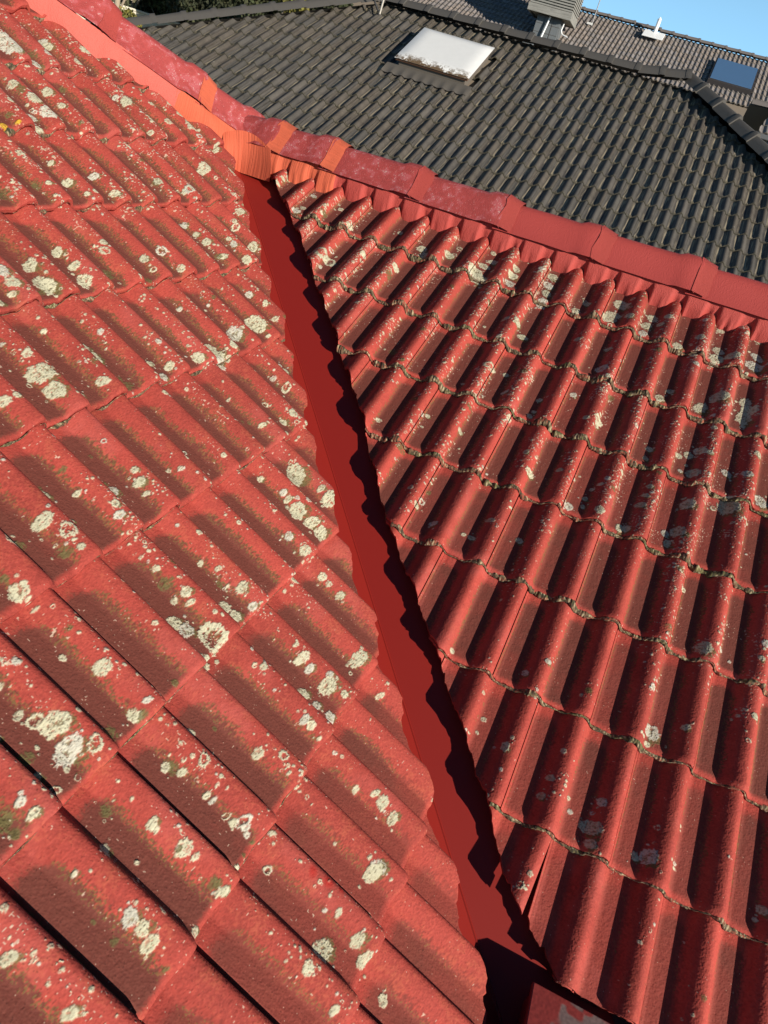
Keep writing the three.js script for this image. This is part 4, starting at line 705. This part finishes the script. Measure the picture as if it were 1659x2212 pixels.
// ---------------------------------------------------------------- hillside, garden wall, trees
{
  const hgt = (x, z) => -3.6 + 3.7 * sm(-4, -17, z + 0.12 * x) + 0.35 * (fbm(x * 0.15 + 9, z * 0.15) - 0.5) + 2.5 * sm(-30, -90, z);
  const G = new Geo();
  grid(G, 90, 90, (a, b) => { const x = Math.sign(a - 0.5) * Math.pow(Math.abs(a - 0.5) * 2, 2.2) * 160, z = 30 - Math.pow(b, 1.7) * 220; return [x, hgt(x, z), z, x * 0.4, z * 0.4]; }, false);
  const tx = surfaceTex(256, (u, v) => { const m = 0.5 * noise(u * 8, v * 8) + 0.3 * noise(u * 32, v * 32) + 0.2 * noise(u * 128, v * 128), k = 0.7 + 0.6 * m; return [0.12 * k + 0.05 * sm(0.5, 0.7, m), 0.11 * k + 0.03 * sm(0.5, 0.7, m), 0.045 * k, m]; });
  const g = mesh('ground', G.build(), new THREE.MeshStandardMaterial({ map: tx[0], roughness: 1 }), scene); g.userData.kind = 'structure';
}
const at = (u, v, dist) => {                                           // a direction from the viewpoint turned into a place at that distance
  const f = 1280 / Math.tan(35.11 * D2R), d = V((u - 960) / f, (1280 - v) / f, -1).normalize().applyQuaternion(camera.quaternion); return CAM.clone().addScaledVector(d, dist);
};
{ // pale garden wall
  const a = at(180, -22, 24), b = at(452, 62, 24), y = (a.y + b.y) / 2 + 0.02;
  const o = thing('garden_wall', 'low pale rendered wall among the shrubs beyond the black hip', 'wall'); o.position.set((a.x + b.x) / 2, y, (a.z + b.z) / 2); o.rotation.y = -Math.atan2(b.z - a.z, b.x - a.x);
  const l = Math.hypot(b.x - a.x, b.z - a.z) / 2 + 1, tx = surfaceTex(128, (u, v) => { const m = noise(u * 16, v * 16), f = noise(u * 64, v * 64), k = 0.85 + 0.3 * (m - 0.5) + 0.15 * (f - 0.5); return [0.66 * k, 0.60 * k, 0.47 * k, f]; });
  const mW = new THREE.MeshStandardMaterial({ map: tx[0], roughness: 0.9 });
  mesh('coping', bevelBox(-l, l, -0.03, 0.02, -0.14, 0.14, 0.01), mW, o); mesh('wall_body', bevelBox(-l, l, -2.4, -0.031, -0.10, 0.10, 0.005), mW, o);
}
const mBark = new THREE.MeshStandardMaterial({ color: new THREE.Color(0.33, 0.26, 0.19), roughness: 0.95 });
const leafMats = [[0.055, 0.060, 0.018], [0.105, 0.105, 0.060], [0.030, 0.036, 0.014], [0.16, 0.155, 0.10], [0.16, 0.15, 0.03]].map((c) => new THREE.MeshStandardMaterial({ color: new THREE.Color(...c), vertexColors: true, roughness: 0.8 }));
function tree(name, label, group, base, hgt, rx, ry, mat, n, leaf, stems, bareTrunk) {
  const o = thing(name, label, name.includes('tree') ? 'tree' : 'shrub', group); o.position.copy(base);
  const T = [];
  for (let k = 0; k < stems; k++) {
    const a = rnd() * 6.28, l = 0.25 + 0.5 * rnd(), pts = [V((rnd() - 0.5) * 0.2, 0, (rnd() - 0.5) * 0.2)];
    for (let m = 1; m <= 4; m++) pts.push(V(Math.cos(a) * l * rx * m / 4 + (rnd() - 0.5) * 0.15, hgt * (bareTrunk ? 1 : 0.85) * m / 4, Math.sin(a) * l * rx * m / 4 + (rnd() - 0.5) * 0.15));
    T.push(tube(pts, bareTrunk ? 0.06 : 0.035, 7));
    for (let m = 0; m < 3; m++) { const p = pts[2 + (m % 2)].clone(), b = rnd() * 6.28; T.push(tube([p, p.clone().add(V(Math.cos(b) * rx * 0.4, hgt * 0.18, Math.sin(b) * rx * 0.4))], 0.018, 5)); }
  }
  mesh('trunk', mergeGeometries(T), mBark, o);
  const G = new Geo(), clumps = [];
  for (let k = 0; k < 46; k++) { const a = rnd() * 6.28, h = rnd() * 2 - 1, r = Math.sqrt(1 - h * h) * (0.45 + 0.6 * rnd()); clumps.push([Math.cos(a) * r * rx, hgt + h * ry * (0.6 + 0.45 * rnd()), Math.sin(a) * r * rx, 0.16 + 0.26 * rnd(), 0.55 + 0.9 * rnd()]); }
  for (let k = 0; k < n; k++) {
    const c = clumps[Math.floor(rnd() * clumps.length)], a = rnd() * 6.28, h = rnd() * 2 - 1, q = Math.sqrt(1 - h * h), R0 = c[3] * (rx + ry) * 0.5 * (0.5 + 0.6 * rnd());
    const x = c[0] + Math.cos(a) * q * R0, y = c[1] + h * R0, z = c[2] + Math.sin(a) * q * R0, u = V(rnd() - 0.5, rnd() - 0.7, rnd() - 0.5).normalize(), w = V(rnd() - 0.5, rnd() - 0.5, rnd() - 0.5).cross(u).normalize(), sz = leaf * (0.6 + 0.8 * rnd()), t = c[4] * (0.7 + 0.6 * rnd()), col = [t * (0.9 + 0.3 * rnd()), t, t * 0.9];
    const P = (i, j) => G.v(x + u.x * sz * i + w.x * sz * j, y + u.y * sz * i + w.y * sz * j, z + u.z * sz * i + w.z * sz * j, 0, 0, col);
    const A = P(0, 0), B = P(0.5, 0.28), C2 = P(1, 0), D2 = P(0.5, -0.28); G.quad(A, B, C2, D2);
  }
  mesh('crown', G.build(true), mat, o); return o;
}
const dropTo = (p, y) => V(p.x, y, p.z);
{
  const spots = [ // u, v of the middle of the crown, distance, radii, material, leaves, stems, label
    ['shrub', 'grey-green feathery shrub in front of the pale wall', 360, -8, 27, 1.9, 1.1, 1, 12000, 0.12, 3],
    ['shrub', 'olive shrub with pale dead stems left of the black hedge', 455, 5, 25, 1.0, 0.85, 0, 12000, 0.11, 4],
    ['shrub', 'yellow-green tuft at the foot of the pale wall', 322, 50, 22, 0.26, 0.20, 4, 900, 0.08, 4],
    ['shrub', 'dense blackish shrub just above the hip capping', 545, 0, 22, 1.05, 0.75, 2, 13000, 0.11, 3],
    ['shrub', 'dense blackish shrub, rightmost dark mass over the hip', 640, -14, 23, 1.15, 0.75, 2, 13000, 0.11, 3],
    ['shrub', 'bright green leafy sprig above the hip capping', 730, 4, 19, 0.42, 0.28, 4, 1500, 0.10, 3],
    ['shrub', 'dark shrub at the right end of the hedge', 800, -22, 23, 0.9, 0.55, 2, 10000, 0.11, 3],
    ['tree', 'broad olive tree farthest behind, left of the tall dark one', 420, -20, 36, 3.6, 2.2, 0, 16000, 0.18, 2],
    ['tree', 'low spreading dark tree farthest behind the right end of the hedge', 760, -50, 36, 3.4, 1.7, 2, 15000, 0.18, 2],
    ['tree', 'grey-leaved tree with a slanting pale trunk above the wall', 300, -120, 26, 2.4, 1.5, 1, 14000, 0.15, 2],
    ['tree', 'tall dark tree behind the hedge, its foot hidden by the black roof', 590, -130, 30, 3.2, 1.9, 2, 16000, 0.18, 2],
  ];
  for (const [n, lb, u, v, d, rx, ry, m, cnt, lf, st] of spots) {
    const c = at(u, v, d), gy = Math.max(-0.8, c.y - (n === 'tree' ? 4.5 : ry + 1.2));
    tree(n === 'tree' ? 'broadleaf_tree' : 'garden_shrub', lb, n === 'tree' ? 'trees above the garden wall' : 'shrubs beyond the black hip', dropTo(c, gy), c.y - gy, rx, ry, leafMats[m], cnt, lf, st, n === 'tree');
  }
  for (const [u, d] of [[286, 23], [322, 24.5]]) { // bare pale trunks in front of the wall
    const c = at(u, 30, d), t = thing('bare_sapling', u < 300 ? 'slim bare sapling trunk before the pale wall, nearer the red hip' : 'slim forked bare trunk before the pale wall, right of the other', 'sapling', 'bare trunks before the wall'); t.position.set(c.x, c.y - 1.4, c.z);
    mesh('trunk', tube([V(0, 0, 0), V(0.05, 1.2, 0), V(0.16, 2.6, 0.1)], 0.07, 8), mBark, t);
    mesh('branch', tube([V(0.05, 1.3, 0), V(0.55, 2.1, 0.1), V(0.95, 2.5, 0)], 0.03, 6), mBark, t);
  }
}
scene.traverse((o) => { delete o.userData._c; });
renderer.render(scene, camera);
